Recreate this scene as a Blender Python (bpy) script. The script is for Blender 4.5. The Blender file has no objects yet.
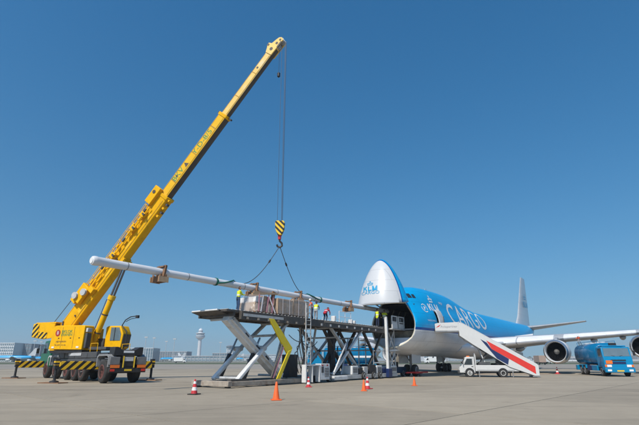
import bpy, bmesh, math, random
import numpy as np
from mathutils import Vector, Matrix
from mathutils.bvhtree import BVHTree
random.seed(7)
PI = math.pi
R = math.radians
scene = bpy.context.scene
C = scene.collection

# ------------------------------------------------------------------ camera, sky, sun, exposure
cam_d = bpy.data.cameras.new('camera')
cam = bpy.data.objects.new('camera', cam_d)
C.objects.link(cam)
cam.location = (0, 0, 1.68)
cam.rotation_euler = (R(90 + 18.17), 0, 0)
cam_d.sensor_width = 36.0
cam_d.lens = 25.35
cam_d.clip_start = 0.1
cam_d.clip_end = 12000
scene.camera = cam

SUN_DIR = Vector((-0.50, -0.866, 0))          # horizontal direction towards the sun
SUN_EL = R(48)
world = bpy.data.worlds.new('World')
scene.world = world
world.use_nodes = True
wn = world.node_tree
wn.nodes.clear()
sky = wn.nodes.new('ShaderNodeTexSky')
sky.sky_type = 'NISHITA'
sky.sun_disc = False
sky.sun_elevation = SUN_EL
sky.sun_rotation = math.atan2(SUN_DIR.x, SUN_DIR.y)
sky.altitude = 0
sky.air_density = 1.5
sky.dust_density = 0.8
sky.ozone_density = 6.0
bg = wn.nodes.new('ShaderNodeBackground')
bg.inputs['Strength'].default_value = 0.115
wo = wn.nodes.new('ShaderNodeOutputWorld')
stc = wn.nodes.new('ShaderNodeTexCoord')
sma = wn.nodes.new('ShaderNodeVectorMath'); sma.operation = 'MULTIPLY_ADD'
sma.inputs[1].default_value = (1, 1, 0.875); sma.inputs[2].default_value = (0, 0, 0.125)
snm = wn.nodes.new('ShaderNodeVectorMath'); snm.operation = 'NORMALIZE'
shs = wn.nodes.new('ShaderNodeHueSaturation')
shs.inputs['Saturation'].default_value = 1.31; shs.inputs['Hue'].default_value = 0.495
wn.links.new(stc.outputs['Generated'], sma.inputs[0])
wn.links.new(sma.outputs[0], snm.inputs[0])
wn.links.new(snm.outputs[0], sky.inputs[0])
wn.links.new(sky.outputs[0], shs.inputs['Color'])
wn.links.new(shs.outputs[0], bg.inputs[0])
wn.links.new(bg.outputs[0], wo.inputs[0])

sun_d = bpy.data.lights.new('sun', 'SUN')
sun_d.energy = 4.7
sun_d.angle = R(0.53)
sun_d.color = (1.0, 0.945, 0.85)
sun = bpy.data.objects.new('sun', sun_d)
C.objects.link(sun)
sd = Vector((SUN_DIR.x * math.cos(SUN_EL), SUN_DIR.y * math.cos(SUN_EL), math.sin(SUN_EL)))
sun.rotation_euler = sd.to_track_quat('Z', 'Y').to_euler()
sun.location = (-60, -90, 120)

scene.view_settings.view_transform = 'Standard'
scene.view_settings.look = 'None'
scene.view_settings.gamma = 1.0
scene.view_settings.exposure = 0.0
scene.render.engine = 'CYCLES'
scene.cycles.volume_bounces = 0
scene.cycles.max_bounces = 6
scene.cycles.volume_step_rate = 1.0

# ------------------------------------------------------------------ materials
M = {}
def mat(name, col, rough=0.5, metal=0.0, var=0.08, scale=3.0, bump=0.0, dirt=None, dirt_amt=0.0, coat=0.0, rnd=0.0, stretch=(1, 1, 1), panels=None, spec=0.5, alpha=1.0):
    m = bpy.data.materials.new(name)
    m.use_nodes = True
    nt = m.node_tree
    N, L = nt.nodes, nt.links
    b = N['Principled BSDF']
    b.inputs['Roughness'].default_value = rough
    b.inputs['Metallic'].default_value = metal
    b.inputs['Specular IOR Level'].default_value = spec
    b.inputs['Alpha'].default_value = alpha
    if coat:
        b.inputs['Coat Weight'].default_value = coat
        b.inputs['Coat Roughness'].default_value = 0.12
    tc = N.new('ShaderNodeTexCoord')
    mp = N.new('ShaderNodeMapping')
    mp.inputs['Scale'].default_value = stretch
    L.new(tc.outputs['Object'], mp.inputs['Vector'])
    no = N.new('ShaderNodeTexNoise')
    no.inputs['Scale'].default_value = scale
    no.inputs['Detail'].default_value = 6
    no.inputs['Roughness'].default_value = 0.62
    L.new(mp.outputs[0], no.inputs['Vector'])
    mr = N.new('ShaderNodeMapRange')
    mr.inputs['From Min'].default_value = 0.25
    mr.inputs['From Max'].default_value = 0.75
    mr.inputs['To Min'].default_value = 1 - var
    mr.inputs['To Max'].default_value = 1 + var
    L.new(no.outputs['Fac'], mr.inputs['Value'])
    vm = N.new('ShaderNodeVectorMath'); vm.operation = 'SCALE'
    vm.inputs[0].default_value = col
    L.new(mr.outputs[0], vm.inputs['Scale'])
    out = vm.outputs[0]
    if rnd:
        oi = N.new('ShaderNodeObjectInfo')
        m2 = N.new('ShaderNodeMapRange')
        m2.inputs['To Min'].default_value = 1 - rnd
        m2.inputs['To Max'].default_value = 1 + rnd
        L.new(oi.outputs['Random'], m2.inputs['Value'])
        v2 = N.new('ShaderNodeVectorMath'); v2.operation = 'SCALE'
        L.new(out, v2.inputs[0]); L.new(m2.outputs[0], v2.inputs['Scale'])
        out = v2.outputs[0]
    if dirt:
        n2 = N.new('ShaderNodeTexNoise')
        n2.inputs['Scale'].default_value = scale * 0.6
        n2.inputs['Detail'].default_value = 9
        n2.inputs['Roughness'].default_value = 0.7
        L.new(mp.outputs[0], n2.inputs['Vector'])
        r2 = N.new('ShaderNodeMapRange')
        r2.inputs['From Min'].default_value = 0.5
        r2.inputs['From Max'].default_value = 0.72
        r2.inputs['To Max'].default_value = dirt_amt
        L.new(n2.outputs['Fac'], r2.inputs['Value'])
        mx = N.new('ShaderNodeMix'); mx.data_type = 'RGBA'
        L.new(r2.outputs[0], mx.inputs[0])
        L.new(out, mx.inputs[6])
        mx.inputs[7].default_value = (*dirt, 1)
        out = mx.outputs[2]
    if panels:
        sx = N.new('ShaderNodeSeparateXYZ'); L.new(tc.outputs['Object'], sx.inputs[0])
        cx = N.new('ShaderNodeCombineXYZ')
        L.new(sx.outputs['X'], cx.inputs['X']); L.new(sx.outputs[panels[0]], cx.inputs['Y'])
        br = N.new('ShaderNodeTexBrick')
        br.inputs['Scale'].default_value = 1.0
        br.inputs['Brick Width'].default_value = panels[1]; br.inputs['Row Height'].default_value = panels[2]
        br.inputs['Mortar Size'].default_value = 0.014; br.inputs['Mortar Smooth'].default_value = 0.2
        br.inputs['Color1'].default_value = (1, 1, 1, 1); br.inputs['Color2'].default_value = (.955, .955, .96, 1)
        br.inputs['Mortar'].default_value = (.60, .60, .62, 1)
        L.new(cx.outputs[0], br.inputs['Vector'])
        mm = N.new('ShaderNodeMix'); mm.data_type = 'RGBA'; mm.blend_type = 'MULTIPLY'; mm.inputs[0].default_value = 1.0
        L.new(out, mm.inputs[6]); L.new(br.outputs['Color'], mm.inputs[7])
        out = mm.outputs[2]
    L.new(out, b.inputs['Base Color'])
    rr = N.new('ShaderNodeMapRange')
    rv = 0.12 if rough > 0.4 else 0.035
    rr.inputs['To Min'].default_value = max(0.03, rough - rv)
    rr.inputs['To Max'].default_value = min(1, rough + rv)
    L.new(no.outputs['Fac'], rr.inputs['Value'])
    L.new(rr.outputs[0], b.inputs['Roughness'])
    if bump:
        bp = N.new('ShaderNodeBump')
        bp.inputs['Strength'].default_value = bump
        bp.inputs['Distance'].default_value = 0.02
        L.new(no.outputs['Fac'], bp.inputs['Height'])
        L.new(bp.outputs[0], b.inputs['Normal'])
    M[name] = m
    return m

def stripe_mat(name, ca, cb, direction, period, rough=0.5):
    m = bpy.data.materials.new(name)
    m.use_nodes = True
    nt = m.node_tree
    N, L = nt.nodes, nt.links
    b = N['Principled BSDF']
    b.inputs['Roughness'].default_value = rough
    tc = N.new('ShaderNodeTexCoord')
    d = N.new('ShaderNodeVectorMath'); d.operation = 'DOT_PRODUCT'
    d.inputs[1].default_value = direction
    L.new(tc.outputs['Object'], d.inputs[0])
    dv = N.new('ShaderNodeMath'); dv.operation = 'DIVIDE'; dv.inputs[1].default_value = period
    L.new(d.outputs['Value'], dv.inputs[0])
    fr = N.new('ShaderNodeMath'); fr.operation = 'FRACT'
    L.new(dv.outputs[0], fr.inputs[0])
    gt = N.new('ShaderNodeMath'); gt.operation = 'GREATER_THAN'; gt.inputs[1].default_value = 0.5
    L.new(fr.outputs[0], gt.inputs[0])
    no = N.new('ShaderNodeTexNoise'); no.inputs['Scale'].default_value = 9; no.inputs['Detail'].default_value = 6
    L.new(tc.outputs['Object'], no.inputs['Vector'])
    mx = N.new('ShaderNodeMix'); mx.data_type = 'RGBA'
    L.new(gt.outputs[0], mx.inputs[0])
    mx.inputs[6].default_value = (*ca, 1)
    mx.inputs[7].default_value = (*cb, 1)
    mr = N.new('ShaderNodeMapRange'); mr.inputs['To Min'].default_value = 0.8; mr.inputs['To Max'].default_value = 1.15
    L.new(no.outputs['Fac'], mr.inputs['Value'])
    vm = N.new('ShaderNodeVectorMath'); vm.operation = 'SCALE'
    L.new(mx.outputs[2], vm.inputs[0]); L.new(mr.outputs[0], vm.inputs['Scale'])
    L.new(vm.outputs[0], b.inputs['Base Color'])
    M[name] = m
    return m

GRIME = (0.10, 0.085, 0.065)
mat('crane_yellow', (0.80, 0.42, 0.003), 0.45, spec=0.16, var=0.07, dirt=(0.33, 0.19, 0.02), dirt_amt=0.35, bump=0.05)
mat('boom_yellow', (0.82, 0.47, 0.02), 0.45, spec=0.2, var=0.06, scale=1.2, dirt=(0.55, 0.4, 0.16), dirt_amt=0.4)
mat('boom_pale', (0.80, 0.54, 0.15), 0.45, spec=0.25, var=0.10, scale=1.0, dirt=(0.72, 0.66, 0.48), dirt_amt=0.85)
mat('crane_seam', (0.40, 0.21, 0.01), 0.6, var=0.3, scale=2.0)
mat('boom_dark_and_shade', (0.075, 0.06, 0.045), 0.6, var=0.3, scale=2.0)  # dark brown of seams, pins and lettering; also the boom's painted underside shade
mat('black_steel', (0.018, 0.018, 0.02), 0.5, var=0.25, dirt=(0.07, 0.06, 0.05), dirt_amt=0.5)
mat('dark_grey', (0.06, 0.062, 0.066), 0.55, var=0.2, dirt=(0.12, 0.10, 0.08), dirt_amt=0.4)
mat('mid_grey', (0.24, 0.245, 0.25), 0.5, var=0.12, dirt=GRIME, dirt_amt=0.4)
mat('rear_grey', (0.15, 0.152, 0.155), 0.55, var=0.2, dirt=GRIME, dirt_amt=0.6)
mat('light_grey', (0.48, 0.485, 0.49), 0.45, var=0.1, dirt=GRIME, dirt_amt=0.35)
mat('green_paint', (0.004, 0.115, 0.058), 0.35, var=0.1, dirt=(0.05, 0.06, 0.04), dirt_amt=0.3)
mat('glass_dark', (0.02, 0.028, 0.034), 0.08, var=0.1, coat=0.6)
mat('glass_blue', (0.12, 0.17, 0.20), 0.08, var=0.15, scale=1.0, coat=0.8)
mat('rubber', (0.022, 0.021, 0.02), 0.82, var=0.25, dirt=(0.09, 0.08, 0.07), dirt_amt=0.5, bump=0.15)
mat('rim_red', (0.15, 0.05, 0.04), 0.55, var=0.2, dirt=(0.10, 0.08, 0.06), dirt_amt=0.6)
mat('rim_grey', (0.42, 0.42, 0.42), 0.4, metal=0.3, var=0.1)
mat('rim_white', (0.70, 0.70, 0.68), 0.4, var=0.1)
mat('orange_reflector', (0.75, 0.17, 0.02), 0.35)
mat('red_reflector', (0.55, 0.03, 0.02), 0.35)
mat('plate_yellow', (0.75, 0.5, 0.03), 0.4)
mat('plate_white', (0.75, 0.75, 0.75), 0.4)
mat('sign_green', (0.01, 0.24, 0.09), 0.5)
mat('sign_red', (0.35, 0.03, 0.02), 0.5)
mat('sign_white', (0.70, 0.70, 0.70), 0.45, var=0.03)
mat('sign_grey', (0.28, 0.28, 0.30), 0.5)
mat('sign_teal', (0.0, 0.27, 0.50), 0.45)
mat('steel_rope', (0.045, 0.045, 0.05), 0.5)
mat('steel_bare', (0.42, 0.42, 0.43), 0.35, metal=0.8, var=0.1)
mat('chrome_rod', (0.20, 0.20, 0.21), 0.3, metal=0.8)
mat('sling_green', (0.0, 0.11, 0.075), 0.7)
mat('pole_wrap', (0.66, 0.67, 0.69), 0.38, var=0.07, scale=2.0, dirt=(0.50, 0.50, 0.50), dirt_amt=0.35, bump=0.25, stretch=(0.35, 2, 2))
mat('wood_brown', (0.20, 0.105, 0.055), 0.8, var=0.3, scale=6, stretch=(1, 6, 1), bump=0.3)
mat('wood_pale', (0.46, 0.31, 0.19), 0.8, var=0.2, scale=6, bump=0.2)
mat('crate_board', (0.42, 0.315, 0.22), 0.75, var=0.2, scale=2, dirt=(0.52, 0.44, 0.37), dirt_amt=0.6)
mat('plastic_wrap', (0.54, 0.45, 0.39), 0.45, var=0.28, scale=4, bump=0.7, coat=0.1, dirt=(0.40, 0.27, 0.19), dirt_amt=0.8)
mat('film_clear', (0.66, 0.58, 0.54), 0.25, var=0.15, scale=6, bump=0.5, alpha=0.26)
mat('strap_white', (0.72, 0.66, 0.66), 0.5)
mat('strap_pink', (0.52, 0.22, 0.25), 0.6)
mat('loader_white', (0.66, 0.66, 0.65), 0.42, var=0.08, dirt=(0.30, 0.27, 0.23), dirt_amt=0.6, bump=0.05)
mat('loader_grey', (0.47, 0.47, 0.46), 0.5, var=0.14, dirt=(0.14, 0.12, 0.10), dirt_amt=0.6)
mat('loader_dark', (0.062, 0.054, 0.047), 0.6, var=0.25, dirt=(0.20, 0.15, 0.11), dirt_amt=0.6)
mat('loader_rust', (0.34, 0.29, 0.235), 0.65, var=0.2, dirt=(0.15, 0.08, 0.05), dirt_amt=0.85)
mat('loader_yellow', (0.74, 0.56, 0.01), 0.4, var=0.06, dirt=(0.3, 0.22, 0.04), dirt_amt=0.3)
mat('navy_paint', (0.010, 0.025, 0.10), 0.4)
mat('klm_blue', (0.0, 0.325, 0.66), 0.33, var=0.04, scale=0.6, coat=0.12, spec=0.22, panels=('Z', 2.6, 1.3))
mat('klm_deep', (0.0, 0.07, 0.30), 0.3, var=0.03, spec=0.25)
mat('plane_white', (0.54, 0.55, 0.56), 0.32, var=0.035, scale=0.5, coat=0.35, dirt=(0.56, 0.56, 0.55), dirt_amt=0.35, panels=('Z', 2.2, 1.2))
mat('plane_belly', (0.71, 0.72, 0.735), 0.38, var=0.05, scale=0.5, coat=0.25, dirt=(0.40, 0.39, 0.38), dirt_amt=0.5, panels=('Z', 2.4, .9))
mat('plane_grey', (0.40, 0.415, 0.43), 0.38, var=0.06, scale=0.8, metal=0.15, dirt=(0.30, 0.30, 0.30), dirt_amt=0.4, panels=('Y', 1.6, 2.1))
mat('hold_lining', (0.17, 0.14, 0.10), 0.8, var=0.35, scale=2.5, dirt=(0.42, 0.36, 0.22), dirt_amt=0.5)
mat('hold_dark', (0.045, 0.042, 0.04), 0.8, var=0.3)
mat('hold_rim', (0.62, 0.58, 0.47), 0.6, var=0.15)
mat('lip_metal', (0.62, 0.63, 0.64), 0.22, metal=0.9, var=0.06)
mat('fan_dark', (0.03, 0.03, 0.034), 0.4, metal=0.5)
mat('spinner', (0.15, 0.145, 0.135), 0.45)
mat('gear_metal', (0.30, 0.30, 0.30), 0.4, metal=0.3, var=0.15, dirt=GRIME, dirt_amt=0.4)
mat('truck_blue', (0.0, 0.20, 0.40), 0.32, var=0.06, coat=0.2, spec=0.3, dirt=(0.02, 0.12, 0.24), dirt_amt=0.3)
mat('truck_tank', (0.0, 0.14, 0.30), 0.26, var=0.08, coat=0.35, spec=0.35, scale=1.2)
mat('tug_blue', (0.006, 0.03, 0.07), 0.45)
mat('stair_white', (0.57, 0.57, 0.56), 0.4, var=0.04, dirt=(0.6, 0.58, 0.54), dirt_amt=0.25)
mat('stair_red', (0.62, 0.035, 0.025), 0.45, var=0.06)
mat('red_paint', (0.50, 0.03, 0.03), 0.45, var=0.1)
mat('cone_orange', (0.80, 0.125, 0.02), 0.5, var=0.07, scale=8)
mat('cone_red', (0.52, 0.03, 0.035), 0.5, var=0.1, scale=8)
mat('cone_white', (0.72, 0.70, 0.68), 0.45, var=0.1, scale=8)
mat('skin', (0.45, 0.25, 0.17), 0.6)
mat('hair_dark', (0.05, 0.03, 0.02), 0.8)
mat('vest_yellow', (0.62, 0.70, 0.02), 0.7, var=0.1)
mat('vest_orange', (0.80, 0.10, 0.02), 0.7, var=0.1)
mat('jacket_red', (0.42, 0.010, 0.03), 0.6, var=0.15)
mat('cloth_navy', (0.014, 0.025, 0.06), 0.8, var=0.2)
mat('cloth_blue', (0.03, 0.07, 0.15), 0.8, var=0.2)
mat('cloth_grey', (0.30, 0.31, 0.33), 0.8, var=0.2)
mat('reflective_band', (0.62, 0.63, 0.64), 0.4)
mat('boot_black', (0.02, 0.018, 0.016), 0.7)
mat('concrete_tower', (0.60, 0.61, 0.62), 0.6, var=0.05, scale=0.1)
mat('tower_glass', (0.10, 0.16, 0.20), 0.15, var=0.15, scale=0.2)
mat('far_roof', (0.42, 0.44, 0.46), 0.6, var=0.1, scale=0.05)
mat('far_glass', (0.16, 0.22, 0.26), 0.25, var=0.3, scale=0.15)
mat('far_white', (0.66, 0.68, 0.70), 0.5, var=0.1, scale=0.1)
mat('far_dark', (0.19, 0.21, 0.235), 0.5, var=0.2, scale=0.12)
mat('far_brick', (0.34, 0.25, 0.20), 0.7, var=0.15, scale=0.2)
mat('van_white', (0.74, 0.74, 0.73), 0.4)
mat('grass', (0.062, 0.080, 0.028), 0.9, var=0.35, scale=0.08, dirt=(0.14, 0.125, 0.055), dirt_amt=0.6)
mat('far_tree', (0.035, 0.055, 0.022), 0.9, var=0.5, scale=0.3)
mat('sealant', (0.075, 0.066, 0.056), 0.85, var=0.3, scale=2)
mat('line_red', (0.42, 0.10, 0.07), 0.7, var=0.2)
mat('line_yellow', (0.55, 0.40, 0.05), 0.7, var=0.2)
stripe_mat('hazard_side', (0.78, 0.46, 0.01), (0.012, 0.012, 0.012), (1, 0, 1), 0.62)
stripe_mat('hazard_cross', (0.78, 0.46, 0.01), (0.012, 0.012, 0.012), (0, 1, 1), 0.62)
stripe_mat('hazard_hook', (0.80, 0.52, 0.02), (0.012, 0.012, 0.012), (1, 0.3, -0.9), 0.42)
stripe_mat('hazard_fine', (0.78, 0.46, 0.01), (0.012, 0.012, 0.012), (0, 0, 1), 0.3)

def concrete(name, base, rnd):
    m = bpy.data.materials.new(name)
    m.use_nodes = True
    nt = m.node_tree
    N, L = nt.nodes, nt.links
    b = N['Principled BSDF']
    geo = N.new('ShaderNodeNewGeometry')
    def noise(sc, det, rough=0.6, mp=None):
        n = N.new('ShaderNodeTexNoise')
        n.inputs['Scale'].default_value = sc
        n.inputs['Detail'].default_value = det
        n.inputs['Roughness'].default_value = rough
        if mp:
            q = N.new('ShaderNodeMapping'); q.inputs['Scale'].default_value = mp
            q.inputs['Rotation'].default_value = (0, 0, 0.35)
            L.new(geo.outputs['Position'], q.inputs['Vector']); L.new(q.outputs[0], n.inputs['Vector'])
        else:
            L.new(geo.outputs['Position'], n.inputs['Vector'])
        return n
    def rng(src, a, bb, lo, hi):
        r = N.new('ShaderNodeMapRange')
        r.inputs['From Min'].default_value = a; r.inputs['From Max'].default_value = bb
        r.inputs['To Min'].default_value = lo; r.inputs['To Max'].default_value = hi
        L.new(src, r.inputs['Value']); return r.outputs[0]
    def mul(a, bsock):
        q = N.new('ShaderNodeMath'); q.operation = 'MULTIPLY'
        L.new(a, q.inputs[0]); L.new(bsock, q.inputs[1]); return q.outputs[0]
    big = rng(noise(0.06, 5).outputs['Fac'], 0.3, 0.7, 0.84, 1.12)
    mid = rng(noise(0.9, 8, 0.68).outputs['Fac'], 0.3, 0.7, 0.92, 1.07)
    fine = rng(noise(38, 4, 0.7).outputs['Fac'], 0.25, 0.75, 0.88, 1.12)
    streak = rng(noise(0.22, 7, 0.7, (0.25, 2.2, 1)).outputs['Fac'], 0.50, 0.72, 1.0, 0.74)
    stain = rng(noise(0.35, 9, 0.72).outputs['Fac'], 0.60, 0.70, 1.0, 0.66)
    f = mul(mul(mul(big, mid), mul(fine, streak)), stain)
    if rnd:
        oi = N.new('ShaderNodeObjectInfo')
        f = mul(f, rng(oi.outputs['Random'], 0, 1, 1 - rnd, 1 + rnd))
    v = N.new('ShaderNodeVectorMath'); v.operation = 'SCALE'
    v.inputs[0].default_value = base
    L.new(f, v.inputs['Scale'])
    L.new(v.outputs[0], b.inputs['Base Color'])
    b.inputs['Roughness'].default_value = 0.86
    b.inputs['Specular IOR Level'].default_value = 0.3
    bp = N.new('ShaderNodeBump'); bp.inputs['Strength'].default_value = 0.35; bp.inputs['Distance'].default_value = 0.01
    n3 = noise(60, 3)
    L.new(n3.outputs['Fac'], bp.inputs['Height']); L.new(bp.outputs[0], b.inputs['Normal'])
    M[name] = m
CONC = (0.322, 0.274, 0.207)
concrete('concrete', CONC, 0.0)
concrete('concrete_slab', CONC, 0.07)
concrete('taxiway_concrete', (0.285, 0.255, 0.215), 0.0)

# ------------------------------------------------------------------ mesh helpers
def V(*a): return Vector(a)
class MB:
    def __init__(self, xf=None):
        self.v = []; self.f = []; self.m = []; self.xf = xf; self.mi = 0
    def add(self, verts, faces):
        o = len(self.v)
        for p in verts:
            p = Vector(p)
            if self.xf is not None: p = self.xf @ p
            self.v.append(p)
        for f in faces:
            self.f.append([i + o for i in f]); self.m.append(self.mi)
        return self
    def box(self, c, s, rot=None):
        c = Vector(c); hx, hy, hz = s[0] / 2, s[1] / 2, s[2] / 2
        vs = [Vector((x, y, z)) for z in (-hz, hz) for y in (-hy, hy) for x in (-hx, hx)]
        if rot is not None: vs = [rot @ p for p in vs]
        return self.add([c + p for p in vs], [(0, 2, 3, 1), (4, 5, 7, 6), (0, 1, 5, 4), (2, 6, 7, 3), (0, 4, 6, 2), (1, 3, 7, 5)])
    def bb(self, x0, x1, y0, y1, z0, z1):
        return self.box(((x0 + x1) / 2, (y0 + y1) / 2, (z0 + z1) / 2), (abs(x1 - x0), abs(y1 - y0), abs(z1 - z0)))
    def bar(self, p0, p1, w, h, w1=None, h1=None, up=(0, 0, 1)):
        p0, p1 = Vector(p0), Vector(p1)
        d = (p1 - p0).normalized(); up = Vector(up)
        side = d.cross(up)
        if side.length < 1e-4: side = d.cross(Vector((1, 0, 0)))
        side.normalize(); u = side.cross(d).normalized()
        w1 = w if w1 is None else w1; h1 = h if h1 is None else h1
        vs = []
        for p, ww, hh in ((p0, w, h), (p1, w1, h1)):
            for a, b in ((-1, -1), (1, -1), (1, 1), (-1, 1)):
                vs.append(p + side * (a * ww / 2) + u * (b * hh / 2))
        return self.add(vs, [(0, 1, 2, 3), (7, 6, 5, 4), (0, 4, 5, 1), (1, 5, 6, 2), (2, 6, 7, 3), (3, 7, 4, 0)])
    def loft(self, rings, cap=True, closed=True):
        n = len(rings[0]); vs = [p for r in rings for p in r]; fs = []
        for i in range(len(rings) - 1):
            for j in range(n if closed else n - 1):
                k = (j + 1) % n
                fs.append((i * n + j, i * n + k, (i + 1) * n + k, (i + 1) * n + j))
        if cap:
            fs.append(tuple(range(n))[::-1]); fs.append(tuple(range((len(rings) - 1) * n, len(rings) * n)))
        return self.add(vs, fs)
    def tube(self, p0, p1, r0, r1=None, n=12, cap=True):
        r1 = r0 if r1 is None else r1
        return self.lathe([(0, r0), ((Vector(p1) - Vector(p0)).length, r1)], p0, Vector(p1) - Vector(p0), n, cap)
    def lathe(self, prof, o, axis, n=24, cap=True):
        o = Vector(o); a = Vector(axis).normalized()
        u = a.cross(Vector((0, 0, 1)))
        if u.length < 1e-4: u = Vector((1, 0, 0))
        u.normalize(); w = a.cross(u)
        rings = []
        for t, r in prof:
            rings.append([o + a * t + (u * math.cos(2 * PI * k / n) + w * math.sin(2 * PI * k / n)) * max(r, 1e-4) for k in range(n)])
        return self.loft(rings, cap)
    def path(self, pts, r, n=6):
        pts = [Vector(p) for p in pts]
        rings = []; prev = None
        for i, p in enumerate(pts):
            d = (pts[min(i + 1, len(pts) - 1)] - pts[max(i - 1, 0)]).normalized()
            u = prev if prev is not None else d.cross(Vector((0, 0, 1)))
            if u.length < 1e-3: u = d.cross(Vector((1, 0, 0)))
            u = (u - d * u.dot(d)).normalized(); prev = u
            w = d.cross(u)
            rings.append([p + (u * math.cos(2 * PI * k / n) + w * math.sin(2 * PI * k / n)) * r for k in range(n)])
        return self.loft(rings)
    def prism(self, poly, o, u, v, t):
        """polygon in the (u, v) plane at o, pushed by vector t"""
        o, u, v, t = Vector(o), Vector(u), Vector(v), Vector(t)
        a = [o + u * x + v * y for x, y in poly]
        n = len(a)
        fs = [tuple(range(n))[::-1], tuple(range(n, 2 * n))]
        for i in range(n):
            k = (i + 1) % n
            fs.append((i, k, n + k, n + i))
        return self.add(a + [p + t for p in a], fs)
    def mesh(self, name):
        me = bpy.data.meshes.new(name)
        me.from_pydata([tuple(p) for p in self.v], [], self.f)
        me.polygons.foreach_set('material_index', self.m)
        bm = bmesh.new(); bm.from_mesh(me)
        bmesh.ops.recalc_face_normals(bm, faces=bm.faces)
        bm.to_mesh(me); bm.free()
        return me
    def build(self, name, mats, parent=None, bevel=0.0, smooth=35):
        return obj(name, self.mesh(name), mats, parent, bevel, smooth)

def obj(name, me, mats, parent=None, bevel=0.0, smooth=35):
    if isinstance(mats, str): mats = [mats]
    for q in mats: me.materials.append(M[q])
    if smooth:
        me.polygons.foreach_set('use_smooth', [True] * len(me.polygons))
        me.set_sharp_from_angle(angle=R(smooth))
    o = bpy.data.objects.new(name, me)
    C.objects.link(o)
    if parent is not None: o.parent = parent
    if bevel:
        b = o.modifiers.new('bevel', 'BEVEL')
        b.width = bevel; b.segments = 2; b.limit_method = 'ANGLE'; b.angle_limit = R(40)
        b.harden_normals = False
    return o

def tag(o, label, cat, group=None):
    o['label'] = label; o['category'] = cat
    if group: o['group'] = group
    return o
def thing(name, label, cat, loc=(0, 0, 0), rotz=0.0, group=None):
    o = bpy.data.objects.new(name, None)
    C.objects.link(o)
    o.location = loc; o.rotation_euler = (0, 0, rotz); o.empty_display_size = 0.5
    return tag(o, label, cat, group)
def struct(o, kind='structure'):
    o['kind'] = kind
    return o
def copy_tree(o, parent=None):
    c = o.copy(); C.objects.link(c); c.parent = parent
    for ch in list(o.children): copy_tree(ch, c)
    return c

def text_bm(s, size=1.0, sx=1.0, maxlen=None, shear=0.0, bold=0.0):
    cu = bpy.data.curves.new('lettering', 'FONT')
    cu.body = s; cu.size = size; cu.align_x = 'CENTER'; cu.align_y = 'CENTER'; cu.resolution_u = 3
    cu.shear = shear; cu.offset = bold
    t = bpy.data.objects.new('lettering', cu); C.objects.link(t)
    dg = bpy.context.evaluated_depsgraph_get()
    me = bpy.data.meshes.new_from_object(t.evaluated_get(dg))
    bm = bmesh.new(); bm.from_mesh(me)
    bpy.data.objects.remove(t); bpy.data.curves.remove(cu); bpy.data.meshes.remove(me)
    for v in bm.verts: v.co.x *= sx
    if maxlen: refine(bm, maxlen)
    return bm
def refine(bm, maxlen):
    bmesh.ops.triangulate(bm, faces=bm.faces)
    for _ in range(6):
        es = [e for e in bm.edges if e.calc_length() > maxlen]
        if not es: break
        bmesh.ops.subdivide_edges(bm, edges=es, cuts=1)
        bmesh.ops.triangulate(bm, faces=bm.faces)
def poly_bm(polys, maxlen=None):
    bm = bmesh.new()
    for p in polys:
        bm.faces.new([bm.verts.new((x, y, 0)) for x, y in p])
    if maxlen: refine(bm, maxlen)
    return bm
def circ(x, y, r, n=14): return [(x + r * math.cos(2 * PI * k / n), y + r * math.sin(2 * PI * k / n)) for k in range(n)]
def crown(s):
    P = [[(-.5 * s, 0), (.5 * s, 0), (.5 * s, .12 * s), (-.5 * s, .12 * s)]]
    for x, y in ((-.42, .30), (-.16, .36), (.16, .36), (.42, .30)): P.append(circ(x * s, y * s, .115 * s))
    P.append([(-.045 * s, .45 * s), (.045 * s, .45 * s), (.045 * s, .75 * s), (-.045 * s, .75 * s)])
    P.append([(-.14 * s, .57 * s), (-.05 * s, .57 * s), (-.05 * s, .65 * s), (-.14 * s, .65 * s)])
    P.append([(.05 * s, .57 * s), (.14 * s, .57 * s), (.14 * s, .65 * s), (.05 * s, .65 * s)])
    return P
def klm(size):
    P = []
    for x, sh in ((0, [[(0, 0), (.24, 0), (.24, 1), (0, 1)], [(.24, .36), (.90, 1), (.58, 1), (.24, .60)], [(.40, .515), (.64, 0), (.94, 0), (.56, .67)]]),
                  (1.08, [[(0, 0), (.80, 0), (.80, .22), (.24, .22), (.24, 1), (0, 1)]]),
                  (2.0, [[(0, 0), (.22, 0), (.22, .62), (.44, .02), (.62, .02), (.84, .62), (.84, 0), (1.06, 0), (1.06, 1), (.80, 1), (.53, .32), (.26, 1), (0, 1)]])):
        for q in sh: P.append([((a + x - 1.53) * size, (b - .5) * size) for a, b in q])
    return P
def flat_text(name, bm, o, u, v, mats, parent, thick=0.0):
    """lay a flat lettering mesh in the plane (u, v) at o"""
    o, u, v = Vector(o), Vector(u).normalized(), Vector(v).normalized()
    for p in bm.verts: p.co = o + u * p.co.x + v * p.co.y
    me = bpy.data.meshes.new(name); bm.to_mesh(me); bm.free()
    return obj(name, me, mats, parent, 0, 0)
def decal(name, bm, fn, bvh, mats, parent, off=0.02):
    """wrap a flat lettering mesh onto a curved skin; fn gives the ray for each (x, y)"""
    for p in bm.verts:
        a, d = fn(p.co.x, p.co.y)
        hit, nrm, _, _ = bvh.ray_cast(a, d)
        if hit is None: hit = a + d * 5; nrm = -d
        if nrm.dot(d) > 0: nrm = -nrm
        p.co = hit + nrm * off
    me = bpy.data.meshes.new(name); bm.to_mesh(me); bm.free()
    return obj(name, me, mats, parent, 0, 0)

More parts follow.
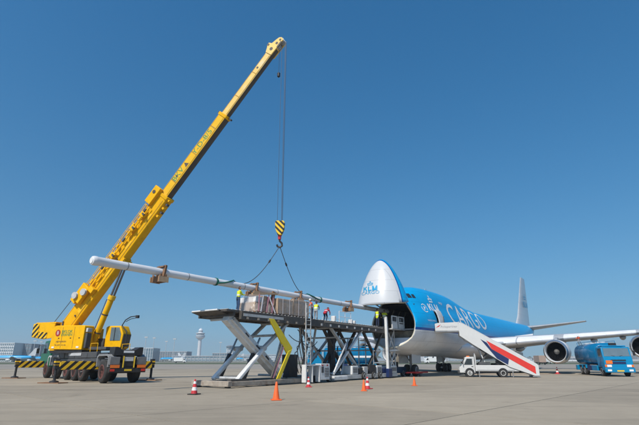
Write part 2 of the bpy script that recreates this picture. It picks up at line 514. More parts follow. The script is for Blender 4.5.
def wheel(parent, c, axis, r, w, rim, hub=True, name='wheel'):
    """tyre with shoulders and a rim child; axis points outwards"""
    a = Vector(axis).normalized(); c = Vector(c)
    t = MB().lathe([(-w / 2, r * .62), (-w / 2, r * .86), (-w * .42, r * .95), (-w * .3, r), (w * .3, r), (w * .42, r * .95), (w / 2, r * .86), (w / 2, r * .62)], c, a, 28)
    o = t.build(name, 'rubber', parent, smooth=40)
    h = MB()
    h.lathe([(w * .50, r * .63), (w * .53, r * .60), (w * .53, r * .55), (w * .30, r * .46), (w * .30, r * .22), (w * .46, r * .20), (w * .46, r * .02)], c, a, 24)
    h.build('rim', rim, o)
    return o

# ------------------------------------------------------------------ ground
def sheet(name, x0, x1, y0, y1, z, m, parent=None, rot=0.0):
    me = bpy.data.meshes.new(name)
    me.from_pydata([(x0, y0, z), (x1, y0, z), (x1, y1, z), (x0, y1, z)], [], [(0, 1, 2, 3)])
    o = obj(name, me, m, parent, 0, 0)
    o.rotation_euler = (0, 0, rot)
    return o
apron = struct(sheet('apron', -3000, 3000, -800, 3200, -0.026, 'concrete'))
GROT = R(-43)
SL = 7.5
seal = sheet('joint_sealant', -70, 75, 2, 92, -0.010, 'sealant', apron, 0)
slab_mb = MB().box((0, 0, -0.11), (SL - 0.04, SL - 0.04, 0.22))
slab_me = slab_mb.mesh('concrete_slab'); slab_me.materials.append(M['concrete_slab'])
ca, sa = math.cos(GROT), math.sin(GROT)
for i in range(-22, 22):
    for j in range(-22, 22):
        x, y = (i + .5) * SL, (j + .5) * SL
        wx, wy = x * ca - y * sa, x * sa + y * ca
        if wy < 2 or wy > 92 or abs(wx) > wy * 0.80 + 9: continue
        o = bpy.data.objects.new('concrete_slab', slab_me); C.objects.link(o)
        o.parent = apron
        o.location = (wx, wy, random.uniform(-0.002, 0.002)); o.rotation_euler = (0, 0, GROT)
struct(sheet('taxiway', -2500, 2500, 98, 212, -0.020, 'taxiway_concrete'))
struct(sheet('grass_strip', -2500, 2500, 212, 330, -0.012, 'grass'))
struct(sheet('runway_edge', -2500, 2500, 330, 420, -0.016, 'taxiway_concrete'))
struct(sheet('grass_field', -2500, 2500, 420, 640, -0.012, 'grass'))
struct(sheet('safety_line', 10.5, 27.0, 61.2, 61.55, 0.006, 'line_red', None, R(-2)))

# ------------------------------------------------------------------ freighter aircraft (local x = aft from nose, y = starboard, z = up)
TH = 0.633
AX = Vector((math.sin(TH), math.cos(TH), 0))
NOSE = Vector((5.5, 46.5, 0))
ROT = math.atan2(AX.y, AX.x)
plane = thing('cargo_aircraft', 'huge blue and white four engined cargo jet with its nose door raised', 'aircraft', NOSE, ROT)

_S = [0, .3, 1, 2, 3, 4, 5, 6, 7.5, 9, 11, 15, 17, 19, 21, 23, 25, 27, 46, 50, 55, 60, 65, 68, 70, 70.4]
_ZB = [4.75, 4.24, 3.70, 3.20, 2.84, 2.56, 2.37, 2.26, 2.16, 2.1, 2.1, 2.1, 2.1, 2.1, 2.1, 2.1, 2.1, 2.1, 2.1, 2.4, 3.4, 4.75, 6.2, 7.0, 7.6, 7.95]
_ZT = [4.75, 5.45, 6.2, 6.95, 7.6, 8.3, 9.0, 9.42, 9.75, 9.9, 9.97, 9.95, 9.85, 9.6, 9.25, 8.9, 8.66, 8.6, 8.6, 8.6, 8.62, 8.65, 8.65, 8.6, 8.4, 8.2]
_ZM = [4.75, 5.26, 5.82, 6.50, 7.08, 7.55, 7.95, 8.2, 8.45, 8.6, 8.6, 8.6, 8.6, 8.6, 8.6, 8.6, 8.6, 8.6, 8.6, 8.6, 8.62, 8.65, 8.65, 8.6, 8.4, 8.2]
_RW = [0.01, .62, 1.25, 1.83, 2.28, 2.62, 2.88, 3.02, 3.16, 3.25, 3.25, 3.25, 3.25, 3.25, 3.25, 3.25, 3.25, 3.25, 3.25, 3.2, 2.85, 2.3, 1.55, 1.0, .45, .1]
_WH = [0.01, .55, .95, 1.3, 1.55, 1.75, 1.95, 2.1, 2.25, 2.35, 2.4, 2.4, 2.4, 2.4, 2.4, 2.4, 2.4, 2.4, 2.4, 2.4, 2.2, 1.8, 1.2, .8, .35, .08]
def herm(xs, ys, x):
    xs = np.asarray(xs, float); ys = np.asarray(ys, float)
    d = np.diff(ys) / np.diff(xs)
    m = np.zeros(len(xs)); m[0], m[-1] = d[0], d[-1]
    for i in range(1, len(xs) - 1):
        m[i] = 0 if d[i - 1] * d[i] <= 0 else 2 * d[i - 1] * d[i] / (d[i - 1] + d[i])
    i = min(max(int(np.searchsorted(xs, x)) - 1, 0), len(xs) - 2)
    h = xs[i + 1] - xs[i]; t = (x - xs[i]) / h
    return ((2 * t**3 - 3 * t**2 + 1) * ys[i] + (t**3 - 2 * t**2 + t) * h * m[i] + (-2 * t**3 + 3 * t**2) * ys[i + 1] + (t**3 - t**2) * h * m[i + 1])
_Q = [math.sqrt(s) for s in _S]
def section(s, n=72):
    q = math.sqrt(s)
    zb, zt, zm, rw, wh = (herm(_Q, a, q) for a in (_ZB, _ZT, _ZM, _RW, _WH))
    zc = (zb + zm) / 2
    hh = min(2.4, max(zt - zc, .02)); zh = zt - hh
    pts = []
    for k in range(n):
        th = 2 * PI * k / n
        cy, cz = math.cos(th), math.sin(th)
        r1 = 1 / math.sqrt((cy / rw)**2 + (cz / max(zm - zc, 1e-3))**2)
        r = r1
        if cz > 0 and s < 27:
            # hump lobe: ellipse (wh, hh) centred at zh
            dz = zh - zc
            A = (cy / wh)**2 + (cz / hh)**2; B = -2 * cz * dz / hh**2; CC = (dz / hh)**2 - 1
            D = B * B - 4 * A * CC
            if D > 0:
                r2 = (-B + math.sqrt(D)) / (2 * A)
                if r2 > 0: r = (r1**14 + r2**14) ** (1 / 14)
        pts.append(Vector((s, cy * r, zc + cz * r)))
    return pts
stations = [0.0, .05, .15, .3, .5, .75, 1.05, 1.4, 1.8, 2.25, 2.7, 3.15, 3.6, 4.05, 4.5, 4.95, 5.4, 5.9, 6.5, 7.1, 7.8, 8.5, 9.2, 10, 11, 12, 13, 14, 15, 16, 17, 18, 19, 20, 21, 22, 23, 24, 25, 26, 27, 29, 32, 35, 38, 41, 44, 46, 48, 50, 52, 54, 56, 58, 60, 62, 64, 66, 67, 68, 69, 69.6, 70, 70.4]
fus = MB().loft([section(s) for s in stations])
bm = bmesh.new(); tmp = fus.mesh('tmp'); bm.from_mesh(tmp); bpy.data.meshes.remove(tmp)
HX, HZ = 4.35, 7.55            # hinge of the nose door
CUT_N = Vector((1.0, 0, 0.16)).normalized()      # mouth of the raised nose shell
BODY_N = Vector((1.0, 0, -0.14)).normalized()    # mouth of the fuselage
def cut(bm, co, no):
    g = bm.verts[:] + bm.edges[:] + bm.faces[:]
    bmesh.ops.bisect_plane(bm, geom=g, plane_co=co, plane_no=no, dist=1e-5)
cut(bm, (HX, 0, HZ), CUT_N)
cut(bm, (HX, 0, HZ), BODY_N)
cut(bm, (HX, 0, HZ), (0, 0, 1))
C2 = Vector((3.85, 0, 3.95)); N2 = Vector((-.789, 0, .614)).normalized()   # slanted chin below the sill
cut(bm, C2, N2)
ZW, ZS = 4.72, 4.98            # white / deep blue stripe / blue
cut(bm, (0, 0, ZW), (0, 0, 1)); cut(bm, (0, 0, ZS), (0, 0, 1))
D0, D1, DZ0, DZ1 = 8.55, 9.65, 5.0, 6.95   # port door opening
for s in (D0, D1): cut(bm, (s, 0, 0), (1, 0, 0))
cut(bm, (0, 0, DZ0), (0, 0, 1)); cut(bm, (0, 0, DZ1), (0, 0, 1))
bm.normal_update()
for f in bm.faces:
    c = f.calc_center_median()
    f.material_index = 1 if c.z < ZW else (2 if c.z < ZS else 0)
def is_door(c): return c.z < HZ and (c - Vector((HX, 0, HZ))).dot(BODY_N) < 0 and (c - C2).dot(N2) > 0
chin = sorted([v.co.copy() for v in bm.verts if abs((v.co - C2).dot(N2)) < 1e-3 and v.co.z < 3.96 and v.co.x > 1.5], key=lambda p: p.y)
nose_bm = bm.copy()
def in_nose(c): return c.z < HZ and (c - Vector((HX, 0, HZ))).dot(CUT_N) < 0
bmesh.ops.delete(nose_bm, geom=[f for f in nose_bm.faces if not in_nose(f.calc_center_median())], context='FACES')
def is_open(c): return c.y < -1 and D0 < c.x < D1 and DZ0 < c.z < DZ1
body_bm = bm.copy()
bmesh.ops.delete(body_bm, geom=[f for f in body_bm.faces if is_door(f.calc_center_median()) or is_open(f.calc_center_median())], context='FACES')
skin_bvh = BVHTree.FromBMesh(bm)
bm.free()
def shell(name, b, parent, thick):
    me = bpy.data.meshes.new(name); b.to_mesh(me); b.free()
    o = obj(name, me, ['klm_blue', 'plane_belly', 'klm_deep', 'hold_lining', 'hold_rim'], parent, 0, 40)
    s = o.modifiers.new('solid', 'SOLIDIFY')
    s.thickness = thick; s.offset = -1; s.material_offset = 3; s.material_offset_rim = 4
    return o
fuselage = shell('fuselage', body_bm, plane, 0.16)
def apply_mats(o):
    # inner faces: all to the lining
    dg = bpy.context.evaluated_depsgraph_get()
    ev = o.evaluated_get(dg)
    me = bpy.data.meshes.new_from_object(ev)
    mi = np.zeros(len(me.polygons), np.int32); me.polygons.foreach_get('material_index', mi)
    n_out = len(o.data.polygons)
    mi[n_out:2 * n_out] = 3
    mi[2 * n_out:] = 4
    me.polygons.foreach_set('material_index', mi)
    o.modifiers.clear(); o.data = me
apply_mats(fuselage)

NB = Vector((0, 0, 4.50)); NBn = Vector((.045, 0, 1)).normalized()
cut(nose_bm, NB, NBn); cut(nose_bm, NB - NBn * .16, NBn)
for f in nose_bm.faces:
    t_ = (f.calc_center_median() - NB).dot(NBn)
    f.material_index = 0 if t_ > 0 else (2 if t_ > -.16 else 1)
# nose door: cut from the same skin, swung 92 degrees up about its hinge
for v in nose_bm.verts: v.co = v.co - Vector((HX, 0, HZ))
rotn = Matrix.Rotation(R(93), 3, 'Y')      # forward (-x) -> up (+z)
for v in nose_bm.verts:
    q = rotn @ v.co
    v.co = Vector((q.x * .86, q.y * .98, q.z)) + Vector((HX - 0.12, 0, HZ + 0.05))
nose_bm.normal_update()
for f in nose_bm.faces: f.material_index = {0: 0, 1: 1, 2: 2}[f.material_index]
nose_bvh = BVHTree.FromBMesh(nose_bm)
nose_door = shell('nose_door', nose_bm, plane, 0.20)
apply_mats(nose_door)
nose_door.data.materials[1] = M['plane_white']
nose_door['label'] = 'raised white nose door with blue rear edge'
# door frame rings inside the raised nose
g = MB()
for yy in (-1.2, 0, 1.2): g.bar((1.2, yy * .8, 7.78), (3.9, yy * .8, 7.80), .10, .14)
g.build('door_frame', 'hold_dark', nose_door)
for sgn in (-1, 1):
    MB().tube((4.6, sgn * 1.6, 7.2), (2.4, sgn * 1.9, 7.9), .07).build('door_actuator', 'steel_bare', plane)
# cargo hold
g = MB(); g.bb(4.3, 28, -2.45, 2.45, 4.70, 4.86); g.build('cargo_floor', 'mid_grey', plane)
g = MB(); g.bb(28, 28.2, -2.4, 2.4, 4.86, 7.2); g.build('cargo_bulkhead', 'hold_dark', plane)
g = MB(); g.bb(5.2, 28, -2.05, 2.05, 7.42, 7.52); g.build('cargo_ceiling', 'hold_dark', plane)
cb = bmesh.new(); cb.faces.new([cb.verts.new(p - N2 * .05) for p in chin])
cme = bpy.data.meshes.new('chin_bulkhead'); cb.to_mesh(cme); cb.free()
obj('chin_bulkhead', cme, 'plane_belly', plane, 0, 0)
sec = [p for p in section(4.4) if p.z < 4.7]
g = MB(); g.prism([(p.y * .94, 4.70 + (p.z - 4.70) * .93) for p in sorted(sec, key=lambda p: p.y)], (4.4, 0, 0), (0, 1, 0), (0, 0, 1), (.12, 0, 0)); g.build('sill_bulkhead', 'hold_lining', plane)
for k in range(5):
    x = 5.2 + k * 1.6
    for sgn in (-1, 1):
        MB().path([(x, sgn * 2.5, 4.9), (x, sgn * 2.6, 5.6), (x, sgn * 2.42, 6.5), (x, sgn * 2.0, 7.3)], .06, 6).build('hold_frame', 'hold_rim', plane)

# port main deck door, swung out and forward
g = MB()
rings = []
for i in range(7):
    z = DZ0 + (DZ1 - DZ0) * i / 6
    dy = 3.25 - math.sqrt(max(3.25**2 - (z - 5.35)**2, 0))
    rings.append([Vector((D0 - .55 + u, -3.62 + dy - w, z)) for u, w in ((0, 0), (1.0, .14), (1.0, .28), (0, .14))])
g.loft(rings)
pd = g.build('passenger_door', 'light_grey', plane, bevel=.03)
MB().bar((D0 + .30, -3.88, 5.6), (D0 + .30, -3.84, 6.3), .07, .05).build('door_handle', 'dark_grey', pd)
g = MB()
g.bar((D0 + .1, -3.2, 6.3), (D0 + .1, -3.62, 6.3), .10, .12)
g.build('door_hinge', 'gear_metal', plane)

# cockpit windows, wrapped to the skin
def side_ray(s0, phi0, side=-1, zc=5.35, rad=3.25):
    def fn(x, y):
        ph = phi0 + y / rad
        s = s0 + side * -1 * x
        a = Vector((s, side * 9 * math.cos(ph), zc + 9 * math.sin(ph)))
        return a, Vector((0, -side * math.cos(ph), -math.sin(ph)))
    return fn
def quad_patch(name, pts, m, parent, off):
    b = poly_bm([pts], .25)
    return b
for side in (-1, 1):
    for (s0, z0, s1, z1, hgt) in ((4.45, 8.05, 4.95, 8.15, .52), (5.02, 8.16, 5.6, 8.2, .50), (5.67, 8.2, 6.2, 8.22, .44)):
        b = poly_bm([[(s0, z0), (s1, z1), (s1, z1 + hgt), (s0 + .12, z0 + hgt)]], .2)
        def fn(x, y, side=side):
            return Vector((x, side * 9, y)), Vector((0, -side, 0))
        decal('cockpit_window', b, fn, skin_bvh, 'glass_dark', plane, .02)

# lettering and emblems (port side and starboard side)
for side in (-1, 1):
    decal('lettering', text_bm('CARGO', 3.75, 1.08, .35), side_ray(20.1, 0.47, side), skin_bvh, 'sign_white', plane)
    decal('lettering', poly_bm(klm(.86), .3), side_ray(9.25, 0.66, side), skin_bvh, 'sign_white', plane)
    decal('crown_emblem', poly_bm(crown(.95), .3), side_ray(9.15, 0.84, side), skin_bvh, 'sign_white', plane)
    decal('lettering', text_bm('cargo', .40, 1.3, .3), side_ray(11.9, 0.88, side), skin_bvh, 'sign_white', plane)
    ring = []
    for k in range(28):
        if 10 <= k <= 11 or 24 <= k <= 25: continue
        a0, a1 = 2 * PI * k / 28, 2 * PI * (k + 1) / 28
        ring.append([(.56 * math.cos(a0), .56 * math.sin(a0)), (.56 * math.cos(a1), .56 * math.sin(a1)), (.46 * math.cos(a1), .46 * math.sin(a1)), (.46 * math.cos(a0), .46 * math.sin(a0))])
    for q in (ring[:10], ring[10:22], ring[22:]): decal('ring_emblem', poly_bm(q, .3), side_ray(6.9, 0.62, side), skin_bvh, 'sign_white', plane)
    decal('ring_emblem', poly_bm([[(-.22, -.22), (-.08, -.26), (.1, .22), (-.04, .26)], [(.1, -.08), (.25, .1), (.19, .22), (.05, .03)]], .3), side_ray(6.9, 0.62, side), skin_bvh, 'sign_white', plane)
    decal('lettering', text_bm('THE FLYING', .26, 1.3, .3), side_ray(7.3, 0.14, side), skin_bvh, 'sign_white', plane)
# on the raised nose: seen from the front, slightly to port
def nose_ray(x0, z0):
    d = Vector((0.93, 0.36, 0)).normalized(); r = Vector((0.36, -0.93, 0)).normalized()
    def fn(x, y):
        return Vector((-6, 0, 0)) - d * 2 + r * (x0 + x) + Vector((0, -2.32, z0 + y)), d
    return fn
NX = -0.33
decal('lettering', poly_bm(klm(.52), .25), nose_ray(NX, 8.75), nose_bvh, 'sign_teal', nose_door)
decal('crown_emblem', poly_bm(crown(.62), .25), nose_ray(NX, 9.1), nose_bvh, 'sign_teal', nose_door)
decal('lettering', text_bm('CARGO', .46, 1.28, .25), nose_ray(NX, 8.28), nose_bvh, 'sign_teal', nose_door)

# wing-body fairing
rings = []
for s in np.linspace(17.5, 42, 16):
    t = (s - 17.5) / 24.5
    k = math.sin(PI * t) ** 0.55
    rings.append([Vector((s, 3.62 * (.72 + .28 * k) * math.cos(2 * PI * j / 28), 3.35 + (1.62 * (.62 + .38 * k)) * math.sin(2 * PI * j / 28))) for j in range(28)])
MB().loft(rings).build('belly_fairing', 'plane_belly', plane, smooth=60)

# aerofoil lofts
AF = [(1, .0), (.9, .022), (.75, .05), (.55, .08), (.35, .098), (.2, .092), (.1, .072), (.04, .046), (.01, .022), (0, 0), (.01, -.018), (.05, -.034), (.15, -.046), (.35, -.05), (.55, -.04), (.75, -.022), (.9, -.008)]
def foil(st, thick):
    rings = []
    for (le, y, z, ch, tk) in st:
        rings.append([Vector((le + ch * x, y, z + ch * q * tk)) for x, q in AF])
    return rings
WST = [(19.5, 0, 3.25, 16.8, .80), (21.6, 3.2, 3.5, 14.6, .80), (25.2, 7.2, 3.95, 12.4, .80), (29.1, 11.8, 4.45, 9.6, .78), (36.9, 20.9, 5.35, 6.6, .76), (43.2, 28.4, 6.25, 4.9, .72), (46.2, 31.6, 6.75, 4.0, .70)]
for sgn in (-1, 1):
    w = MB().loft(foil([(a, sgn * y, z, c, t) for a, y, z, c, t in WST], 1))
    wing = w.build('wing', 'plane_grey', plane, smooth=50)
    # pale leading edge slats
    for (i0, t0, i1, t1) in ((1, -.3, 2, .0), (2, .03, 3, -.12), (3, .06, 4, -.06), (4, .06, 5, .0), (5, .05, 6, -.05)):
        def mix(i, t):
            a = np.array(WST[i]); b2 = np.array(WST[min(i + 1, 6)]) if t >= 0 else np.array(WST[i - 1])
            return a + (b2 - a) * abs(t)
        rg = []
        for P in (mix(i0, t0), mix(i1, t1)):
            a, y, z, c, t = P
            pts = [(x, q) for x, q in AF if x <= .11]
            pts = [(x - .004, q * 1.04) for x, q in pts]
            rg.append([Vector((a + c * x, sgn * y, z + c * q * t)) for x, q in pts])
        MB().loft(rg).build('slat', 'plane_belly', wing)
    # flap track fairings
    for (y, s0, z) in ((5.8, 34.2, 3.35), (9.6, 35.6, 3.85), (15.2, 37.2, 4.45), (18.6, 39.4, 4.85), (23.6, 41.6, 5.45), (26.2, 43.2, 5.75)):
        MB().lathe([(-3.4, .02), (-2.6, .26), (-1.2, .40), (.2, .36), (1.3, .18), (1.9, .02)], (s0, sgn * y, z), (1, 0, .06), 12).build('flap_fairing', 'plane_grey', wing)
    # raised inboard spoiler
    MB().prism([(0, 0), (2.6, 0), (2.6, .05), (0, .05)], (33.6, sgn * 5.0, 4.45), (0, sgn, .1), (-.6, 0, .55), (0.95, 0, .72)).build('spoiler', 'plane_white', wing)
    # winglet
    MB().loft([[Vector((46.6 + 3.2 * x, sgn * (31.6 + .02) + q * 2, 6.8)) for x, q in AF], [Vector((48.8 + 1.4 * x, sgn * 32.5 + q, 8.6)) for x, q in AF]]).build('winglet', 'plane_white', wing)
    # tailplane
    MB().loft(foil([(60.0, sgn * .6, 7.9, 8.8, .62), (62.2, sgn * 2.6, 8.2, 7.3, .6), (67.3, sgn * 11.1, 9.3, 2.6, .55)], 1)).build('tailplane', 'plane_grey', plane, smooth=50)
    # engines
    for (s, y, z, wz) in ((25.4, 11.8, 2.72, 4.35), (32.6, 20.9, 3.35, 5.3)):
        o = (s, sgn * y, z)
        n = MB().lathe([(1.2, 1.20), (.5, 1.17), (.12, 1.21), (.0, 1.29), (.06, 1.36), (.3, 1.44), (1.0, 1.50), (2.2, 1.49), (3.2, 1.36), (3.9, 1.18), (3.86, 1.10), (2.4, 1.12), (1.2, 1.20)], o, (1, 0, 0), 44, cap=False)
        nac = n.build('engine_nacelle', 'plane_belly', plane, smooth=60)
        MB().lathe([(.34, 1.186), (.13, 1.222), (-.012, 1.29), (.05, 1.372), (.34, 1.458), (.34, 1.40)], o, (1, 0, 0), 44, cap=False).build('inlet_lip', 'lip_metal', nac, smooth=60)
        fb = MB()
        for k in range(34):
            a = 2 * PI * k / 34
            u = Vector((0, math.cos(a), math.sin(a))); t = Vector((0, -math.sin(a), math.cos(a)))
            p = Vector(o) + Vector((1.0, 0, 0))
            fb.add([p + u * .30, p + u * 1.19 + t * .05, p + u * 1.19 + t * .17 + Vector((.22, 0, 0)), p + u * .30 + t * .06 + Vector((.2, 0, 0))], [(0, 1, 2, 3)])
        fan = fb.build('fan', 'fan_dark', nac, smooth=0)
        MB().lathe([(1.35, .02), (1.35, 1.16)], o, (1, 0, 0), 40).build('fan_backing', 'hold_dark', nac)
        MB().lathe([(.42, .01), (.5, .10), (.7, .22), (.98, .33), (1.1, .34)], o, (1, 0, 0), 22).build('spinner', 'spinner', nac, smooth=60)
        MB().lathe([(3.3, .98), (4.3, .85), (5.2, .60), (5.9, .35), (6.3, .05)], o, (1, 0, 0), 26).build('exhaust_core', 'gear_metal', nac, smooth=60)
        pl = MB()
        prof = [(1.1, 1.44), (2.2, 1.85), (3.9, wz - z + .02), (9.2, wz - z - .1), (7.0, 1.0), (4.5, .75), (3.2, 1.25)]
        pl.prism(prof, (s, sgn * y - .17, z), (1, 0, 0), (0, 0, 1), (0, .34, 0))
        pl.build('engine_pylon', 'plane_grey', plane, bevel=.05)

# fin
fin_rings = []
for (le, z, ch, tk) in ((56.8, 8.3, 12.4, .40), (59.6, 10.4, 9.9, .40), (66.6, 19.3, 3.7, .36)):
    fin_rings.append([Vector((le + ch * x, ch * q * tk, z)) for x, q in [(x, max(q, 0) * .9) for x, q in AF[:10]] + [(x, -q * .9) for x, q in AF[8:0:-1]]])
fin = MB().loft(fin_rings).build('tail_fin', 'plane_white', plane, smooth=50)
for side in (-1, 1):
    u = Vector((1, 0, 0)) if side < 0 else Vector((-1, 0, 0))
    flat_text('lettering', poly_bm(klm(1.2)), (65.6, side * .50, 13.1), u, (0, 0, 1), 'sign_teal', fin)
    flat_text('crown_emblem', poly_bm(crown(1.7)), (65.9, side * .46, 14.2), u, (0, 0, 1), 'sign_teal', fin)
MB().tube((70.1, 0, 8.05), (70.75, 0, 8.15), .26, .2, 14).build('exhaust_outlet', 'dark_grey', plane)

# landing gear
def gear_leg(o, s, y, rows, r, w, half):
    g = MB()
    g.tube((s, y, .62), (s, y, 2.9), .14, .19, 12)
    g.bar((s, y, 1.3), (s + 1.3, y, 2.7), .10, .10)
    g.bar((s, y, 1.4), (s, y + (0.9 if y <= 0 else -.9), 2.7), .08, .08)
    if rows > 1: g.bar((s - .85, y, .62), (s + .85, y, .62), .22, .24)
    lg = g.build('landing_gear', 'gear_metal', o)
    for k in range(rows):
        x = s + (k - (rows - 1) / 2) * 1.5
        MB().tube((x, y - half, r), (x, y + half, r), .09).build('axle', 'gear_metal', lg)
        for sg in (-1, 1): wheel(lg, (x, y + sg * half, r), (0, sg, 0), r, w, 'rim_grey')
    return lg
ng = gear_leg(plane, 7.9, 0, 1, .62, .46, .46)
for sg in (-1, 1): MB().bb(6.6, 8.9, sg * .75 - .02, sg * .75 + .02, 1.35, 2.35).build('gear_door', 'plane_white', ng)
for (s, y) in ((31.3, 5.5), (31.3, -5.5), (34.6, 1.92), (34.6, -1.92)):
    lg = gear_leg(plane, s, y, 2, .62, .48, .56)
    MB().box((s + .2, y * 1.13, 2.1), (2.2, .05, 1.3)).build('gear_door', 'plane_white', lg)
# beacons, probes, belly antennas
for (s, z) in ((14, 1.94), (45.2, 1.98)): MB().prism([(0, 0), (.5, 0), (.4, .18), (.2, .18)], (s, -.02, z), (1, 0, 0), (0, 0, 1), (0, .04, 0)).build('antenna', 'plane_white', plane)
MB().prism([(0, 0), (.7, 0), (.55, .35), (.35, .35)], (13, -.02, 9.93), (1, 0, 0), (0, 0, 1), (0, .04, 0)).build('antenna', 'plane_white', plane)

# ------------------------------------------------------------------ mobile crane (local x = carrier forward, origin under the slewing ring)
CH = Vector((-0.70, 0.714, 0)).normalized()          # carrier heading
SLEW = Vector((-21.35, 43.3, 0))
CROT = math.atan2(CH.y, CH.x)
crane = thing('mobile_crane', 'yellow six axle telescopic mobile crane with boom raised over the loaders', 'crane', SLEW, CROT)
TIP = Vector((-3.95, 36.5, 31.0))                     # rope drops from here (world)
Wm = Matrix.Translation(SLEW) @ Matrix.Rotation(CROT, 4, 'Z')
Wi = Wm.inverted()
bd = (TIP - SLEW); bd.z = 0; bd.normalize()
SROT = math.atan2(bd.y, bd.x)
SX = Wi @ (Matrix.Translation(SLEW) @ Matrix.Rotation(SROT, 4, 'Z'))    # superstructure frame -> crane frame
# carrier
g = MB()
g.bb(-9.3, 9.3, -.62, .62, .85, 1.50)
g.bb(-9.0, -7.0, -1.2, 1.2, 1.35, 1.75)
g.bb(-6.6, 6.0, -1.35, 1.35, 1.55, 1.82)
g.build('chassis', 'dark_grey', crane, bevel=.03)
for x0, x1 in ((-6.4, -4.4), (-4.3, -1.2), (-1.1, 1.6), (1.8, 3.3), (3.4, 5.6)):
    for sg in (-1, 1):
        MB().bb(x0, x1, sg * 1.12, sg * 1.38, 1.86, 2.34).build('side_box', 'dark_grey', crane, bevel=.03)
MB().bb(-2.9, 0.4, 1.40, 1.43, 2.05, 2.28).build('side_plate', 'light_grey', crane)
for sg in (-1, 1):
    for x in (-8, -3.4, -1.5, .7, 4, 7):
        wheel(crane, (x, sg * 1.14, .84), (0, sg, 0), .84, .50, 'rim_red')
    # mudguards over the rear axle and front axles
    for (x0, x1, m) in ((-9.2, -6.75, 'mid_grey'), (3.0, 5.1, 'mid_grey'), (5.7, 6.6, 'light_grey')):
        MB().prism([(x0, 1.2), (x0, 1.95), (x0 + .3, 2.12), (x1 - .3, 2.12), (x1, 1.95), (x1, 1.2), (x1 - .12, 1.2), (x1 - .12, 1.86), (x1 - .38, 2.0), (x0 + .38, 2.0), (x0 + .12, 1.86), (x0 + .12, 1.2)], (0, sg * 1.42, 0), (1, 0, 0), (0, 0, 1), (0, -sg * .56, 0)).build('mudguard', m, crane)
for x in (-8, -3.4, -1.5, .7, 4, 7): MB().tube((x, -1.1, .84), (x, 1.1, .84), .14).build('axle', 'black_steel', crane)
# rear end
g = MB(); g.bb(-9.55, -9.32, -1.4, 1.4, .78, 1.12); rb = g.build('rear_bumper', 'black_steel', crane, bevel=.03)
for sg in (-1, 1):
    MB().bb(-9.58, -9.552, sg * .68, sg * 1.36, 1.125, 1.34).build('warning_panel', 'orange_reflector', crane)
    MB().bb(-9.575, -9.552, sg * 1.02, sg * 1.34, .88, 1.05).build('tail_light', 'red_reflector', rb)
    MB().bb(-9.5, -9.1, sg * .66, sg * 1.40, 1.345, 1.92).build('rear_panel', 'rear_grey', crane, bevel=.02)
MB().bb(-9.575, -9.552, -.28, .28, .90, 1.03).build('number_plate', 'plate_yellow', rb)
g = MB(); g.bb(-9.5, -8.9, -.45, .45, 1.25, 2.2); g.build('tow_frame', 'black_steel', crane)
g = MB(); g.bb(-9.54, -9.505, -.34, .34, 1.62, 1.92); g.build('rear_plate', 'light_grey', crane)
for sg in (-1, 1): MB().bar((-9.56, sg * .42, 1.14), (-9.56, sg * .42, 1.98), .07, .05).build('ladder_rail', 'plate_yellow', crane)
# black forked counterweight rest on the rear deck
g = MB()
g.prism([(-1.12, 2.02), (1.12, 2.02), (1.12, 2.66), (.85, 2.66), (.5, 2.45), (-.5, 2.45), (-.85, 2.66), (-1.12, 2.66)], (-9.35, 0, 0), (0, 1, 0), (0, 0, 1), (1.0, 0, 0))
g.build('counterweight_rest', 'black_steel', crane, bevel=.03)
MB().bb(-9.375, -9.352, -.4, .4, 2.22, 2.38).build('rest_plate', 'plate_white', crane)
g = MB(); g.bb(-8.3, 5.2, -1.2, 1.2, 2.10, 2.20); g.build('deck', 'dark_grey', crane)
g = MB(); g.lathe([(0, 1.15), (.35, 1.15), (.38, 1.0)], (0, 0, 2.2), (0, 0, 1), 32); g.build('slewing_ring', 'black_steel', crane)
# driver's cab (green)
g = MB()
cabp = [(6.2, 1.05), (6.2, 3.45), (6.6, 3.6), (8.6, 3.55), (9.5, 2.3), (9.55, 1.0)]
g.prism(cabp, (0, -1.38, 0), (1, 0, 0), (0, 0, 1), (0, 2.76, 0))
cab = g.build('driver_cab', 'green_paint', crane, bevel=.06)
for sg in (-1, 1):
    MB().prism([(7.35, 2.35), (7.35, 3.35), (8.5, 3.35), (9.15, 2.35)], (0, sg * 1.385, 0), (1, 0, 0), (0, 0, 1), (0, sg * .02, 0)).build('side_window', 'glass_dark', cab)
    MB().prism([(6.5, 2.6), (6.5, 3.05), (7.05, 3.05), (7.05, 2.6)], (0, sg * 1.385, 0), (1, 0, 0), (0, 0, 1), (0, sg * .02, 0)).build('cab_sign', 'plate_white', cab)
    MB().path([(9.1, sg * 1.4, 3.1), (9.4, sg * 1.7, 3.15), (9.4, sg * 1.75, 2.7)], .03).build('mirror_arm', 'black_steel', cab)
    MB().box((9.4, sg * 1.75, 2.6), (.12, .26, .5)).build('mirror', 'black_steel', cab, bevel=.02)
MB().bb(9.555, 9.58, -1.2, 1.2, 1.2, 1.35).build('grille', 'black_steel', cab)
MB().prism([(-1.2, 0), (1.2, 0), (1.15, 1.1), (-1.15, 1.1)], (9.49, 0, 2.38), (0, 1, 0), (-.585, 0, .81), (.03, 0, .03)).build('windscreen', 'glass_dark', cab)
g = MB(); g.box((7.2, 0, 3.68), (.3, 1.1, .18)); g.build('beacon_bar', 'orange_reflector', cab)
